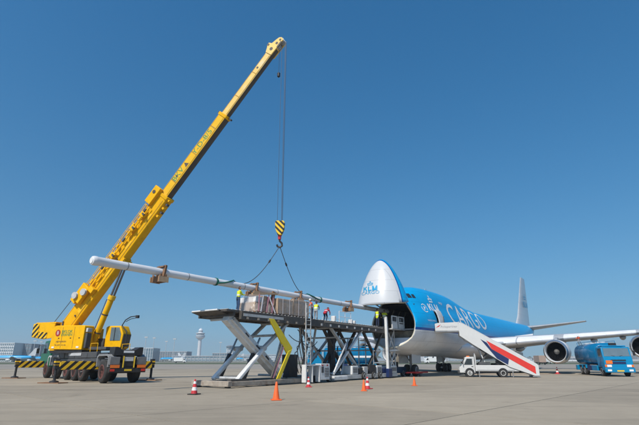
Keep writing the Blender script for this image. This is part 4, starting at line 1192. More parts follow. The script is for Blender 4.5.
# engine bay and chassis blocks along the near rail
for (a0, a1, z1, m) in ((-5.2, -4.2, 1.2, 'loader_white'), (-4.0, -3.4, 1.05, 'black_steel'), (-3.2, -2.5, 1.12, 'loader_grey'), (-2.2, -1.0, 1.3, 'black_steel'), (-.8, .2, 1.2, 'loader_white'), (.4, 1.0, 1.0, 'navy_paint'), (2.0, 3.3, 1.15, 'loader_white')):
    q = L2b().bb(a0, a1, -.58, .5, .48, z1).build('chassis_box', m, loader2, bevel=.04)
    if m == 'loader_white':
        L2b().bb(a0 + .12, a1 - .12, -.60, -.583, .62, z1 - .15).build('box_panel', 'dark_grey', q)
        for k in range(3): L2b().bb(a0 + .14, a1 - .14, -.615, -.602, .68 + .13 * k, .72 + .13 * k).build('panel_slat', 'loader_grey', q)
# mid level frame
for z in (1.45, 2.55): L2b().bar((-1.2, -.45, z), (2.4, -.45, z), .07, .10).build('frame_rail', 'loader_white', loader2)
for a in (-1.2, 2.3): L2b().bar((a, -.45, .5), (a, -.45, 2.6), .07, .07).build('frame_post', 'loader_grey', loader2)
# platform
g = L2b(); g.bb(-10.85, 3.2, -.45, 3.15, ZP - .18, ZP - .03); g.build('platform_deck', 'loader_dark', loader2)
g = L2b(); g.bb(-10.85, 1.0, -.66, -.45, ZP - .62, ZP - .08); g.build('side_beam', 'loader_dark', loader2, bevel=.02)
g = L2b(); g.bb(-9.5, .5, -.685, -.663, ZP - .22, ZP - .12); g.build('side_trim', 'loader_rust', loader2)
g = L2b(); g.bb(-10.85, 1.0, 3.15, 3.36, ZP - .46, ZP - .08); g.build('side_beam', 'loader_dark', loader2, bevel=.02)
for a in np.arange(-10.3, 3.0, 1.2): L2b().bb(a - .06, a + .06, -.44, 3.14, ZP - .42, ZP - .19).build('deck_joist', 'loader_dark', loader2)
for k in range(30):
    a = -10.5 + k * .42
    L2b().tube((a, -.35, ZP - .01), (a, 3.05, ZP - .01), .035, n=6).build('roller', 'loader_grey', loader2)
# white lifting post with black core beside the nose
g = L2b(); g.bar((1.05, -.78, .1), (1.05, -.78, 5.9), .26, .22); g.build('mast_post', 'loader_white', loader2, bevel=.02)
g = L2b(); g.bar((1.30, -.78, .1), (1.30, -.78, 5.6), .16, .18); g.build('mast_core', 'black_steel', loader2)
L2b().bb(.9, 1.6, -.95, -.6, .1, .9).build('mast_foot', 'navy_paint', loader2, bevel=.03)
for a in (1.8, 3.2):
    for y in (-.5, 3.0): L2b().bar((a, y, .45), (a, y, ZP - .2), .10, .10).build('bridge_leg', 'loader_grey', loader2)
for (p, q) in (((1.8, -.5, .6), (3.2, -.5, 2.6)), ((3.2, -.5, .6), (1.8, -.5, 2.6)), ((1.8, -.5, 2.7), (3.2, -.5, 4.6)), ((3.2, -.5, 2.7), (1.8, -.5, 4.6))):
    L2b().bar(p, q, .09, .09).build('bridge_brace', 'loader_white', loader2)
L2b().bar((1.6, -.62, 2.6), (4.6, -.62, 2.72), .16, .16).build('bridge_beam', 'loader_white', loader2)
# operator station with railings at the sill
st_ = L2b()
for (a0, a1) in ((1.7, 2.9), (3.2, 4.5)):
    st_.bb(a0, a0 + .10, -1.15, -1.05, ZP - .1, ZP + 1.15); st_.bb(a1 - .10, a1, -1.15, -1.05, ZP - .1, ZP + 1.15)
    st_.bb(a0 + .1, a1 - .1, -1.15, -1.05, ZP + 1.05, ZP + 1.15); st_.bb(a0 + .1, a1 - .1, -1.15, -1.05, ZP + .5, ZP + .58)
station = st_.build('operator_station', 'loader_white', loader2)
L2b().bb(1.8, 2.8, -1.14, -1.07, ZP - .1, ZP + .48).build('station_panel', 'loader_white', station)
L2b().bb(3.3, 4.4, -1.14, -1.07, ZP - .1, ZP + .40).build('station_panel', 'loader_white', station)
L2b().bb(2.0, 2.5, -1.17, -1.145, ZP + .62, ZP + 1.0).build('control_box', 'dark_grey', station)
L2b().bb(3.7, 4.2, -1.17, -1.145, ZP + .62, ZP + 1.0).build('control_box', 'dark_grey', station)
L2b().bb(1.6, 4.6, -1.2, -.5, ZP - .22, ZP - .12).build('station_floor', 'loader_grey', station)
L2b().box((4.2, -1.0, ZP + .75), (.35, .3, .5)).build('seat_back', 'light_grey', station, bevel=.06)
# railings along the far edge of both platforms
def railing(F, par, a0, a1, y, h, n, m='loader_white'):
    r = F()
    r.tube((a0, y, ZP + h), (a1, y, ZP + h), .025, n=6); r.tube((a0, y, ZP + h * .5), (a1, y, ZP + h * .5), .02, n=6)
    o = r.build('railing', m, par)
    for k in range(n + 1):
        a = a0 + (a1 - a0) * k / n
        F().tube((a, y, ZP - .05), (a, y, ZP + h), .025, n=6).build('railing_post', m, o)
railing(L2b, loader2, -4.6, -1.6, 3.1, .75, 3)
railing(L2b, loader2, -1.2, .8, 3.1, .6, 2)
railing(L2b, loader2, -8.3, -6.2, 3.1, .95, 2, 'mid_grey')

railing(L2b, loader2, -6.9, -5.0, -.40, .92, 2, 'strap_white')
for (a, h_) in ((-7.2, .5), (-4.4, .38), (-3.9, .3)):
    L2b().box((a, .0, ZP + h_ / 2), (.24, .4, h_)).build('roller_stop', 'loader_white', loader2, bevel=.03)
for k in range(8):
    a = -9.9 + k * 1.28
    L2b().bb(a - .10, a + .10, -.70, -.667, ZP - .52, ZP - .34).build('beam_bracket', 'loader_grey', loader2)
for k in range(7):
    a = PA0 + 2.0 + k * 1.05
    L1b().bb(a - .09, a + .09, -.76, -.724, ZP - .58, ZP - .44).build('beam_bracket', 'loader_rust', loader)
for (a0, a1, z) in ((-12.2, -9.2, 3.6), (-10.6, -8.4, 3.2)):
    pts = [(a0 + (a1 - a0) * t, .9, z - 1.0 * 4 * t * (1 - t) * .5) for t in np.linspace(0, 1, 10)]
    L2b().path(pts, .03, 6).build('cable_loop', 'black_steel', loader2)
for (a, z, m) in ((-9.0, .30, 'orange_reflector'), (-3.6, .30, 'orange_reflector'), (1.9, .30, 'red_reflector')):
    L2b().bb(a - .12, a + .12, -.622, -.603, z - .05, z + .05).build('side_marker', m, loader2)
for (p, q) in (((-9.2, 1.2, .5), (-8.2, 1.2, ZP - .5)), ((-8.2, 2.2, .5), (-9.2, 2.2, ZP - .5)), ((-12.8, 2.0, .5), (-11.4, 2.0, ZP - .4)), ((-11.2, 1.4, .5), (-12.6, 1.4, ZP - .4))):
    L2b().bar(p, q, .12, .16).build('brace', 'loader_grey', loader2)

# ------------------------------------------------------------------ the long wrapped pole, its saddles and slings
YP, ZC = 1.40, 6.90
pole = thing('wrapped_pole', 'very long white wrapped pole slung level beneath the crane hook', 'pole', frame_at(-28.55, YP) + Vector((0, 0, ZC)), ROT)
PL = 34.2
prof = [(0, .18), (.02, .235), (.10, .262), (.25, .265), (.30, .248)]
for k in range(1, 40): prof.append((.3 + (PL - .6) * k / 40, .236 + .005 * math.sin(k * 2.1) - .012 * k / 40))
prof += [(PL - .2, .222), (PL, .19), (PL + .01, .01)]
MB().lathe(prof, (0, 0, 0), (1, 0, 0), 24).build('tube', 'pole_wrap', pole, smooth=50)
for x in (2.05, 6.4, 11.5, 15.2, 20.2, 24.4, 29): MB().lathe([(0, .245), (.05, .245)], (x, 0, 0), (1, 0, 0), 24, cap=False).build('tape_band', 'mid_grey', pole)
MB().lathe([(-.03, .02), (-.03, .17), (0, .18)], (0, 0, 0), (1, 0, 0), 24).build('end_cap', 'sign_white', pole)
def saddle(a, label, standing):
    o = thing('wooden_saddle', label, 'support', frame_at(a, YP) + Vector((0, 0, ZC)), ROT)
    lo = -.66 if not standing else -(ZC - ZP - 1.42)
    MB().prism([(-.42, lo), (.42, lo), (.42, -.16), (.24, -.28), (0, -.31), (-.24, -.28), (-.42, -.16)], (-.24, 0, 0), (0, 1, 0), (0, 0, 1), (.14, 0, 0)).build('cheek', 'wood_brown', o, bevel=.015)
    MB().prism([(-.42, lo), (.42, lo), (.42, -.16), (.24, -.28), (0, -.31), (-.24, -.28), (-.42, -.16)], (.10, 0, 0), (0, 1, 0), (0, 0, 1), (.14, 0, 0)).build('cheek', 'wood_brown', o, bevel=.015)
    MB().bb(-.34, .36, -.46, -.424, lo, lo + .34).build('board', 'wood_pale', o)
    MB().bb(-.34, .36, .424, .46, lo, lo + .34).build('board', 'wood_pale', o)
    for y in (-.33, .33): MB().bar((.05, y, -.30), (.16, y * .92, .42), .16, .14).build('upright', 'wood_brown', o)
    MB().bb(-.04, .26, -.34, .34, .29, .37).build('clamp_bar', 'wood_brown', o)
    return o
saddle(-24.2, 'brown wooden saddle hanging on the pole in front of open sky', False)
saddle(-15.97, 'brown wooden saddle holding the pole above the plastic wrapped load', True)
saddle(-10.6, 'brown wooden saddle holding the pole at the far end of the crates', True)
saddle(-2.62, 'brown wooden saddle hanging on the pole nearest the aircraft nose', False)
def sling(a, ar, label, sag):
    e = LW(ar, YP, ZC + .30)
    o = thing('lifting_sling', label, 'sling', (e.x, e.y, e.z), 0)
    pts = []
    for t in np.linspace(0, 1, 18):
        p = HK.lerp(e, t); p.z -= sag * 4 * t * (1 - t) * (0.6 + .5 * t)
        pts.append(p - e)
    MB().path(pts, .028, 7).build('rope', 'steel_rope', o)
    q = MB(Matrix.Translation(-e) @ Matrix.Translation(LW(a, YP, ZC)) @ Matrix.Rotation(ROT, 4, 'Z'))
    q.lathe([(-.09, .262), (-.07, .275), (.07, .275), (.09, .262)], (0, 0, 0), (1, 0, 0), 22, cap=False); q.build('choker_band', 'sling_green', o)
    q = MB(Matrix.Translation(-e) @ Matrix.Translation(LW(a, YP, ZC)) @ Matrix.Rotation(ROT, 4, 'Z'))
    r_ = ar - a
    q.path([(0, -.30, -.12), (r_ * .35, -.29, -.02), (r_ * .7, -.24, .16), (r_ * .9, -.12, .28), (r_, 0, .33)], .05, 8); q.build('choker_strap', 'sling_green', o)
    MB().lathe([(-.16, .05), (-.08, .075), (.08, .075), (.16, .05)], pts[4], pts[5] - pts[3], 10).build('shackle', 'black_steel', o)
sling(-19.7, -18.0, 'steel rope sling with green strap running to the left end of the pole', 1.25)
sling(-7.4, -9.3, 'steel rope sling with green strap running to the right end of the pole', 1.1)

# ------------------------------------------------------------------ load on the platform
def film_(o, dx, dy, h):
    q = MB(); rr_ = random.Random(int(dx * 100) + 5); nx, nz = 14, 8
    vs = [Vector((-dx - .02 + (2 * dx + .04) * i / nx, -dy - .035 - rr_.uniform(0, .05), .1 + (h - .06) * j / nz)) for j in range(nz + 1) for i in range(nx + 1)]
    fs = [(j * (nx + 1) + i, j * (nx + 1) + i + 1, (j + 1) * (nx + 1) + i + 1, (j + 1) * (nx + 1) + i) for j in range(nz) for i in range(nx)]
    q.add(vs, fs); q.build('film', 'film_clear', o, smooth=25)
def crate(a0, a1, y0, y1, h, label, m='crate_board'):
    o = thing('cargo_crate', label, 'crate', LW((a0 + a1) / 2, (y0 + y1) / 2, ZP + .03), ROT)
    dx, dy = (a1 - a0) / 2, (y1 - y0) / 2
    MB().bb(-dx, dx, -dy, dy, .12, h).build('crate_body', m, o, bevel=.02)
    for x in (-dx + .1, 0, dx - .1): MB().bb(x - .08, x + .08, -dy, dy, 0, .115).build('skid', 'wood_brown', o)
    for x in (-dx, dx): MB().bb(x - .03 if x > 0 else x - .02, x + .02 if x > 0 else x + .03, -dy - .025, -dy - .003, .12, h).build('corner_batten', 'wood_pale', o)
    for z in (.2, h - .08): MB().bb(-dx, dx, -dy - .022, -dy - .002, z - .05, z + .05).build('batten', 'wood_pale', o)
    MB().bb(-dx + .06, dx * .1, -dy - .016, -dy - .003, .3, h - .3).build('panel_board', 'wood_pale', o)
    film_(o, dx, dy, h)
    for x in (-dx * .45, dx * .45): MB().bb(x - .025, x + .025, -dy - .10, -dy - .09, .1, h).build('strap', 'strap_white', o)
    return o
crate(-14.55, -12.75, .1, 2.6, 1.28, 'pale long crate in clear film beside the lumpy wrapped load')
crate(-12.65, -10.7, .1, 2.6, 1.38, 'pale long crate in clear film nearest the ladder mast')
# lumpy film-wrapped load
wl = thing('wrapped_load', 'lumpy load in clear plastic film with pink and white straps', 'load', LW(-15.75, 1.3, ZP + .03), ROT)
rl_ = random.Random(3)
for (x0, x1, z0, z1, m) in ((-.98, -.42, .13, .80, 'crate_board'), (-.38, .28, .13, .70, 'wood_brown'), (.32, .98, .13, .92, 'wood_pale'), (-.78, -.2, .82, 1.22, 'sign_white'), (-.15, .28, .72, 1.33, 'wood_pale'), (.33, .72, .95, 1.30, 'strap_pink')):
    MB().bb(x0, x1, -.92, .95, z0, z1).build('carton', m, wl, bevel=.02)
def film(H, nr, ns, sx, sy, top, cx, jit):
    rings = []
    for i in range(nr):
        t = i / (nr - 1)
        k = 1 - (1 - top) * t ** 1.7
        rings.append([Vector((cx + sx * k * math.copysign(abs(math.cos(q)) ** .7, math.cos(q)) + rl_.uniform(-jit, jit), sy * k * math.copysign(abs(math.sin(q)) ** .6, math.sin(q)) + rl_.uniform(-jit, jit), .06 + H * t + rl_.uniform(-jit, jit) * .8)) for q in [2 * PI * j / ns for j in range(ns)]])
    return MB().loft(rings)
film(1.36, 12, 40, 1.10, 1.10, .72, 0, .04).build('film', 'film_clear', wl, smooth=25)
film(.80, 8, 26, .46, 1.16, .72, -.72, .045).build('film', 'film_clear', wl, smooth=25)
film(1.0, 8, 24, .36, 1.18, .7, .5, .04).build('film', 'film_clear', wl, smooth=25)
MB().bb(-1.2, 1.2, -1.2, 1.2, 0, .12).build('pallet', 'wood_brown', wl)
for (x0, x1, m) in ((-.7, -.15, 'strap_white'), (-.1, .45, 'strap_pink'), (.85, .35, 'strap_white'), (.5, .95, 'strap_pink'), (-.95, -.6, 'strap_pink')):
    MB().bar((x0, -1.28, .1), (x1, -.98, 1.5), .10, .02, up=(0, 1, 0)).build('strap', m, wl)
MB().bar((-1.3, -.9, 1.35), (1.2, -1.0, 1.62), .16, .14).build('timber', 'wood_pale', wl)
MB().bar((.75, -.95, .75), (1.0, -.95, 1.75), .12, .3).build('timber', 'wood_brown', wl)

# ------------------------------------------------------------------ people
def person(label, loc, yaw, top='vest_yellow', lower='cloth_navy', legs='cloth_navy', sleeve=None, lean=0.0, armL=None, armR=None, stance=.11, step=0.0, turn=0.0, hat=None, group=None, h=1.0, knee=0.0):
    """one continuous figure facing local +x; arms given as (elbow, wrist) offsets from the shoulder"""
    mats = [top, lower, legs, 'skin', 'boot_black', sleeve or top, 'hair_dark', 'reflective_band']
    P = []
    def cap(a, b, ra, rb, m): P.append((Vector(a), Vector(b), ra, rb, m))
    rl = Matrix.Rotation(lean, 3, 'Y')
    hipz = .93 - knee * .25
    hip = Vector((0, 0, hipz))
    def up(p): return hip + rl @ (Vector(p) - Vector((0, 0, .93)))
    for sgn in (-1, 1):
        hp = Vector((0, sgn * .095, hipz - .01)); kn = Vector((.03 + knee * .28 + step * sgn * .12, sgn * stance, .50 - knee * .04)); an = Vector((-.03 + step * sgn * .22, sgn * (stance + .01), .10))
        cap(hp, kn, .098, .070, 2); cap(kn, an, .066, .052, 2)
        cap(an + Vector((-.04, 0, -.045)), an + Vector((.15, sgn * .02, -.055)), .052, .042, 4)
    for y in (-.055, .055):
        cap(up((0, y, .90)), up((0, y * .8, 1.08)), .115, .108, 1)
        cap(up((0, y, 1.08)), up((0.005, y * 1.25, 1.36)), .112, .115, 0)
    cap(up((0, -.06, 1.165)), up((0, .06, 1.165)), .121, .121, 7)
    cap(up((0, -.15, 1.43)), up((0, .15, 1.43)), .070, .070, 0)
    cap(up((0, 0, 1.43)), up((.015, 0, 1.56)), .058, .055, 3)
    hd = up((.03, 0, 1.655)); fw = Matrix.Rotation(turn, 3, 'Z') @ (rl @ Vector((1, 0, 0)))
    upv = rl @ Vector((0, 0, 1))
    cap(hd + upv * .035 - fw * .01, hd - upv * .045 + fw * .015, .094, .072, 3)
    cap(hd + fw * .09 - upv * .005, hd + fw * .108 - upv * .03, .014, .017, 3)
    sd_ = upv.cross(fw)
    for q in (-1, 1): cap(hd + sd_ * (q * .088) + upv * .015, hd + sd_ * (q * .09) - upv * .02, .016, .013, 3)
    cap(hd + upv * .062 - fw * .022, hd + upv * .0 - fw * .045, .088, .078, 6)
    for sgn, arm in ((1, armL), (-1, armR)):
        sh = up((0, sgn * .195, 1.425))
        e, w = arm if arm else ((.02, sgn * .06, -.29), (.06, sgn * .07, -.54))
        e = sh + Vector(e); w = sh + Vector(w)
        cap(sh, e, .060, .047, 5); cap(e, w, .046, .034, 5)
        d = (w - e).normalized()
        palm = w + d * .075
        cap(w, palm, .030, .034, 3)
        s2 = d.cross(Vector((0, 0, 1)))
        if s2.length < .2: s2 = Vector((0, 1, 0)) * sgn
        s2.normalize(); cu = s2.cross(d)
        for k, ln in enumerate((.060, .072, .068, .052)):
            b0 = palm + s2 * (-.027 + .018 * k); b1 = b0 + d * ln * .6 + cu * .008; b2 = b1 + d * ln * .4 + cu * .022
            cap(b0, b1, .0105, .0100, 3); cap(b1, b2, .0100, .009, 3)
        t0 = w + d * .03 - s2 * .026
        cap(t0, t0 + d * .045 - s2 * .030, .012, .010, 3)
    mb = MB()
    for a, b, ra, rb, m in P:
        ax = b - a; L = max(ax.length, 1e-3); dd = ax / L
        prof = []
        for k in range(5):
            t = k / 4 * PI / 2
            prof.append((-ra * math.cos(t), ra * math.sin(t)))
        for k in range(5):
            t = k / 4 * PI / 2
            prof.append((L + rb * math.sin(t), rb * math.cos(t)))
        mb.lathe(prof, a, dd, 12)
    me = mb.mesh('person')
    o = bpy.data.objects.new('person', me); C.objects.link(o)
    rm = o.modifiers.new('remesh', 'REMESH'); rm.mode = 'VOXEL'; rm.voxel_size = .013; rm.use_smooth_shade = True
    dg = bpy.context.evaluated_depsgraph_get()
    nm = bpy.data.meshes.new_from_object(o.evaluated_get(dg))
    o.modifiers.clear(); o.data = nm
    bpy.data.meshes.remove(me)
    nm.materials.clear()
    for q in mats: nm.materials.append(M[q])
    n = len(nm.polygons)
    cen = np.zeros(n * 3); nm.polygons.foreach_get('center', cen); cen = cen.reshape(-1, 3)
    best = np.full(n, 9e9); idx = np.zeros(n, np.int32)
    for a, b, ra, rb, m in P:
        a_, b_ = np.array(a), np.array(b); ab = b_ - a_; l2 = max(ab @ ab, 1e-9)
        t = np.clip(((cen - a_) @ ab) / l2, 0, 1)
        dist = np.linalg.norm(cen - (a_ + t[:, None] * ab), axis=1) - (ra + (rb - ra) * t)
        k = dist < best; best[k] = dist[k]; idx[k] = m
    nm.polygons.foreach_set('material_index', idx)
    nm.polygons.foreach_set('use_smooth', [True] * n)
    o.location = loc; o.rotation_euler = (0, 0, yaw); o.scale = (h, h, h)
    tag(o, label, 'person', group)
    if hat:
        g = MB().lathe([(0, .112), (.02, .112), (.03, .100), (.08, .085), (.115, .05), (.125, .005)], hd + upv * .055 - fw * .01, upv, 18)
        g.build('hard_hat', hat, o, smooth=60)
    return o
RV = Matrix.Rotation(ROT, 4, 'Z')
person('worker in yellow hi-vis jacket with navy hem at the platform\'s left end', LW(-18.25, .55, ZP - .01), ROT - .25, lower='cloth_navy', legs='cloth_blue', lean=.08,
       armL=((.20, .02, -.20), (.42, -.02, -.17)), armR=((.20, .03, -.22), (.42, .08, -.22)))
person('worker in orange vest behind the ladder mast at the end of the crates', LW(-9.65, .55, ZP - .01), ROT + 2.6, top='vest_orange', lower='cloth_navy', sleeve='vest_orange', lean=.18,
       armL=((.18, .05, -.2), (.4, -.05, -.2)), armR=((.15, -.05, -.24), (.36, .02, -.3)), hat='sign_white')
person('worker in yellow vest and grey trousers beside the one in orange', LW(-8.5, 1.0, ZP - .01), ROT + .4, top='vest_yellow', sleeve='cloth_grey', lower='cloth_grey', legs='cloth_grey', lean=.32,
       armL=((.22, .02, -.16), (.42, -.04, -.28)), armR=((.2, -.03, -.18), (.42, .04, -.3)), hat='navy_paint')
person('worker in bright red jacket bending forward on the platform', LW(-7.5, .7, ZP - .01), ROT + .2, top='jacket_red', lower='jacket_red', legs='cloth_navy', lean=.95, knee=.5,
       armL=((.12, .06, -.22), (.3, -.02, -.36)), armR=((.1, -.06, -.24), (.28, .02, -.38)), hat='jacket_red')
person('worker in lime vest and navy trousers with back turned, near the nose', LW(.35, -.2, ZP - .01), ROT - .1, top='vest_yellow', sleeve='cloth_navy', lower='vest_yellow', legs='cloth_navy',
       armL=((.06, .1, -.25), (.26, .06, -.4)), armR=((.05, -.1, -.26), (.2, -.1, -.46)))
person('worker in lime vest beside the white post, reaching towards the hold', LW(1.7, -.25, ZP - .01), ROT + .3, top='vest_yellow', sleeve='vest_yellow', lower='cloth_grey', legs='cloth_navy', lean=.15,
       armL=((.24, .05, -.08), (.48, .0, .04)), armR=((.2, -.05, -.14), (.44, -.02, -.06)))

# ------------------------------------------------------------------ passenger stairs truck
SD = Vector((.972, -.235, 0)).normalized()
SP = Vector((13.65, 51.7, 0))
stairs = thing('stairs_truck', 'white stairs truck with navy and red bands parked at the aircraft door', 'truck', SP, math.atan2(SD.y, SD.x))
W2 = 1.05                          # half width
def ribbon(name, poly, y, t, m, par, bevel=0):
    return MB().prism(poly, (0, y, 0), (1, 0, 0), (0, 0, 1), (0, t, 0)).build(name, m, par, bevel=bevel)
def sl(t, d):                      # point along the stair slope, d metres below the top edge
    return (1.95 + t * 7.25, 5.58 - t * 4.38 - d)
for sy in (-1, 1):
    pn = ribbon('side_panel', [(1.75, 5.62), sl(.02, 0), sl(1, 0), (9.2, .18), (8.75, .18), sl(.62, 1.85), sl(.15, 1.65), (1.75, 4.2)], sy * W2, sy * .06, 'stair_white', stairs, .01)
    e = sy * (W2 + .063)
    ribbon('red_band', [sl(.34, .42), sl(.955, .34), sl(.955, 1.05), sl(.40, 1.02)], e, sy * .012, 'stair_red', pn)
    ribbon('navy_band', [sl(.26, .62), sl(.345, .62), sl(.40, 1.03), sl(.62, 1.06), sl(.60, 1.72), sl(.46, 1.72)], e, sy * .012, 'navy_paint', pn)
    lb = MB(); lb.bar((2.3, sy * (W2 - .12), 3.85), (8.9, sy * (W2 - .12), .32), .12, .24); lb.build('stringer', 'stair_white', stairs)
    MB().bar((3.6, sy * (W2 - .3), 2.95), (8.6, sy * (W2 - .3), .30), .06, .10).build('under_rail', 'black_steel', stairs)
    MB().tube((1.9, sy * (W2 - .02), 5.66), (9.1, sy * (W2 - .02), 1.28), .03, n=8).build('handrail', 'stair_white', stairs)
    # platform side
    pp = ribbon('platform_panel', [(-.75, 4.72), (1.72, 4.72), (1.72, 5.62), (-.4, 5.56), (-.75, 5.48)], sy * W2, sy * .06, 'stair_white', stairs, .01)
    if sy < 0:
        flat_text('lettering', text_bm('Aviapartner', .34, 1.1), (.72, e - .006, 5.16), (1, 0, 0), (0, 0, 1), 'sign_grey', pp)
        flat_text('swoosh_mark', poly_bm([[(-.28, -.12), (.05, -.02), (.28, .22), (-.05, .06)]]), (-.38, e - .006, 5.18), (1, 0, 0), (0, 0, 1), 'stair_red', pp)
for k in range(19):
    t = k / 18
    MB().bb(2.15 + t * 6.5, 2.50 + t * 6.5, -W2 + .01, W2 - .01, 4.62 - t * 4.28, 4.66 - t * 4.28).build('step', 'mid_grey', stairs)
MB().bb(-.75, 2.2, -W2 + .01, W2 - .01, 4.62, 4.71).build('top_platform', 'light_grey', stairs)
MB().bb(-.95, -.72, -W2, W2, 4.70, 4.86).build('rubber_bumper', 'rubber', stairs)
# chassis and cab
MB().bb(1.7, 7.3, -.85, .85, .42, .62).build('chassis', 'black_steel', stairs)
bed = ribbon('truck_bed', [(3.05, .58), (7.35, .58), (7.35, 1.08), (6.6, 1.18), (3.05, 1.18)], -1.0, 2.0, 'stair_white', stairs, .03)
MB().bb(3.2, 6.9, -1.012, -1.003, .66, .72).build('bed_trim', 'mid_grey', bed)
cb = ribbon('truck_cab', [(1.45, .42), (1.45, .95), (1.62, 1.05), (2.12, 1.95), (2.25, 2.02), (3.0, 2.02), (3.02, .42)], -1.0, 2.0, 'stair_white', stairs, .04)
for sy in (-1, 1):
    ribbon('side_window', [(1.92, 1.22), (2.26, 1.84), (2.78, 1.84), (2.78, 1.22)], sy * 1.004, sy * .012, 'glass_dark', cb)
    ribbon('door_seam', [(1.86, .55), (1.86, .58), (2.84, .58), (2.84, .55)], sy * 1.004, sy * .01, 'mid_grey', cb)
MB().prism([(-.88, 0), (.88, 0), (.82, .85), (-.82, .85)], (1.66, 0, 1.12), (0, 1, 0), (.49, 0, .87), (-.02, 0, .012)).build('windscreen', 'glass_dark', cb)
MB().bb(1.30, 1.47, -.98, .98, .38, .66).build('front_bumper', 'dark_grey', cb, bevel=.03)
for y in (-.7, .7): MB().bb(1.43, 1.452, y - .14, y + .14, .70, .84).build('headlight', 'plate_white', cb)
for (x, w_) in ((2.45, .22), (5.75, .22)):
    for sy in (-1, 1):
        wheel(stairs, (x, sy * .93, .40), (0, sy, 0), .40, w_, 'rim_white')
        MB().lathe([(0, .47), (.03, .47)], (x, sy * 1.001, .44), (0, sy, 0), 24).build('wheel_arch', 'black_steel', stairs)
for sy in (-1, 1):
    MB().bb(2.66, 2.84, sy * 1.004, sy * 1.03, 1.02, 1.07).build('door_handle', 'black_steel', cb)
    MB().bb(2.86, 2.88, sy * 1.003, sy * 1.012, .55, 1.92).build('door_seam', 'mid_grey', cb)
    MB().path([(1.95, sy * 1.0, 1.5), (1.8, sy * 1.2, 1.55), (1.8, sy * 1.22, 1.3)], .02).build('mirror_arm', 'black_steel', cb)
    MB().box((1.8, sy * 1.22, 1.4), (.07, .16, .28)).build('mirror', 'black_steel', cb, bevel=.015)
MB().bb(2.3, 2.6, -.3, .3, 2.03, 2.13).build('beacon', 'orange_reflector', cb)
MB().bb(3.08, 3.14, -.95, .95, 1.19, 2.3).build('headboard', 'stair_white', stairs)
for y in (-.5, .0, .5): MB().bb(3.05, 3.17, y - .03, y + .03, 1.2, 2.4).build('headboard_post', 'mid_grey', stairs)
# lifting gear under the stairs
for (p, q, w_) in (((3.4, -.6, 1.1), (4.6, -.6, 2.6), .12), ((3.4, .6, 1.1), (4.6, .6, 2.6), .12), ((4.2, -.5, 1.15), (3.5, -.5, 3.2), .09), ((3.5, .5, 3.2), (4.2, .5, 1.15), .09), ((3.15, -.85, 1.15), (3.15, -.85, 2.2), .07)):
    MB().bar(p, q, w_, w_).build('lift_strut', 'stair_white' if w_ < .1 else 'dark_grey', stairs)
MB().bb(5.3, 6.6, -.7, .7, 1.2, 1.65).build('hydraulic_unit', 'black_steel', stairs, bevel=.03)
MB().bb(3.5, 4.6, -.75, .75, 1.2, 1.5).build('hydraulic_unit', 'dark_grey', stairs, bevel=.03)
for x in (3.4, 6.7):
    for y in (-.95, .95): MB().tube((x, y, .02), (x, y, .7), .05, n=8).build('stabiliser', 'mid_grey', stairs)
MB().bb(8.55, 9.25, -W2 - .02, W2 + .02, .06, .17).build('bottom_step', 'mid_grey', stairs)

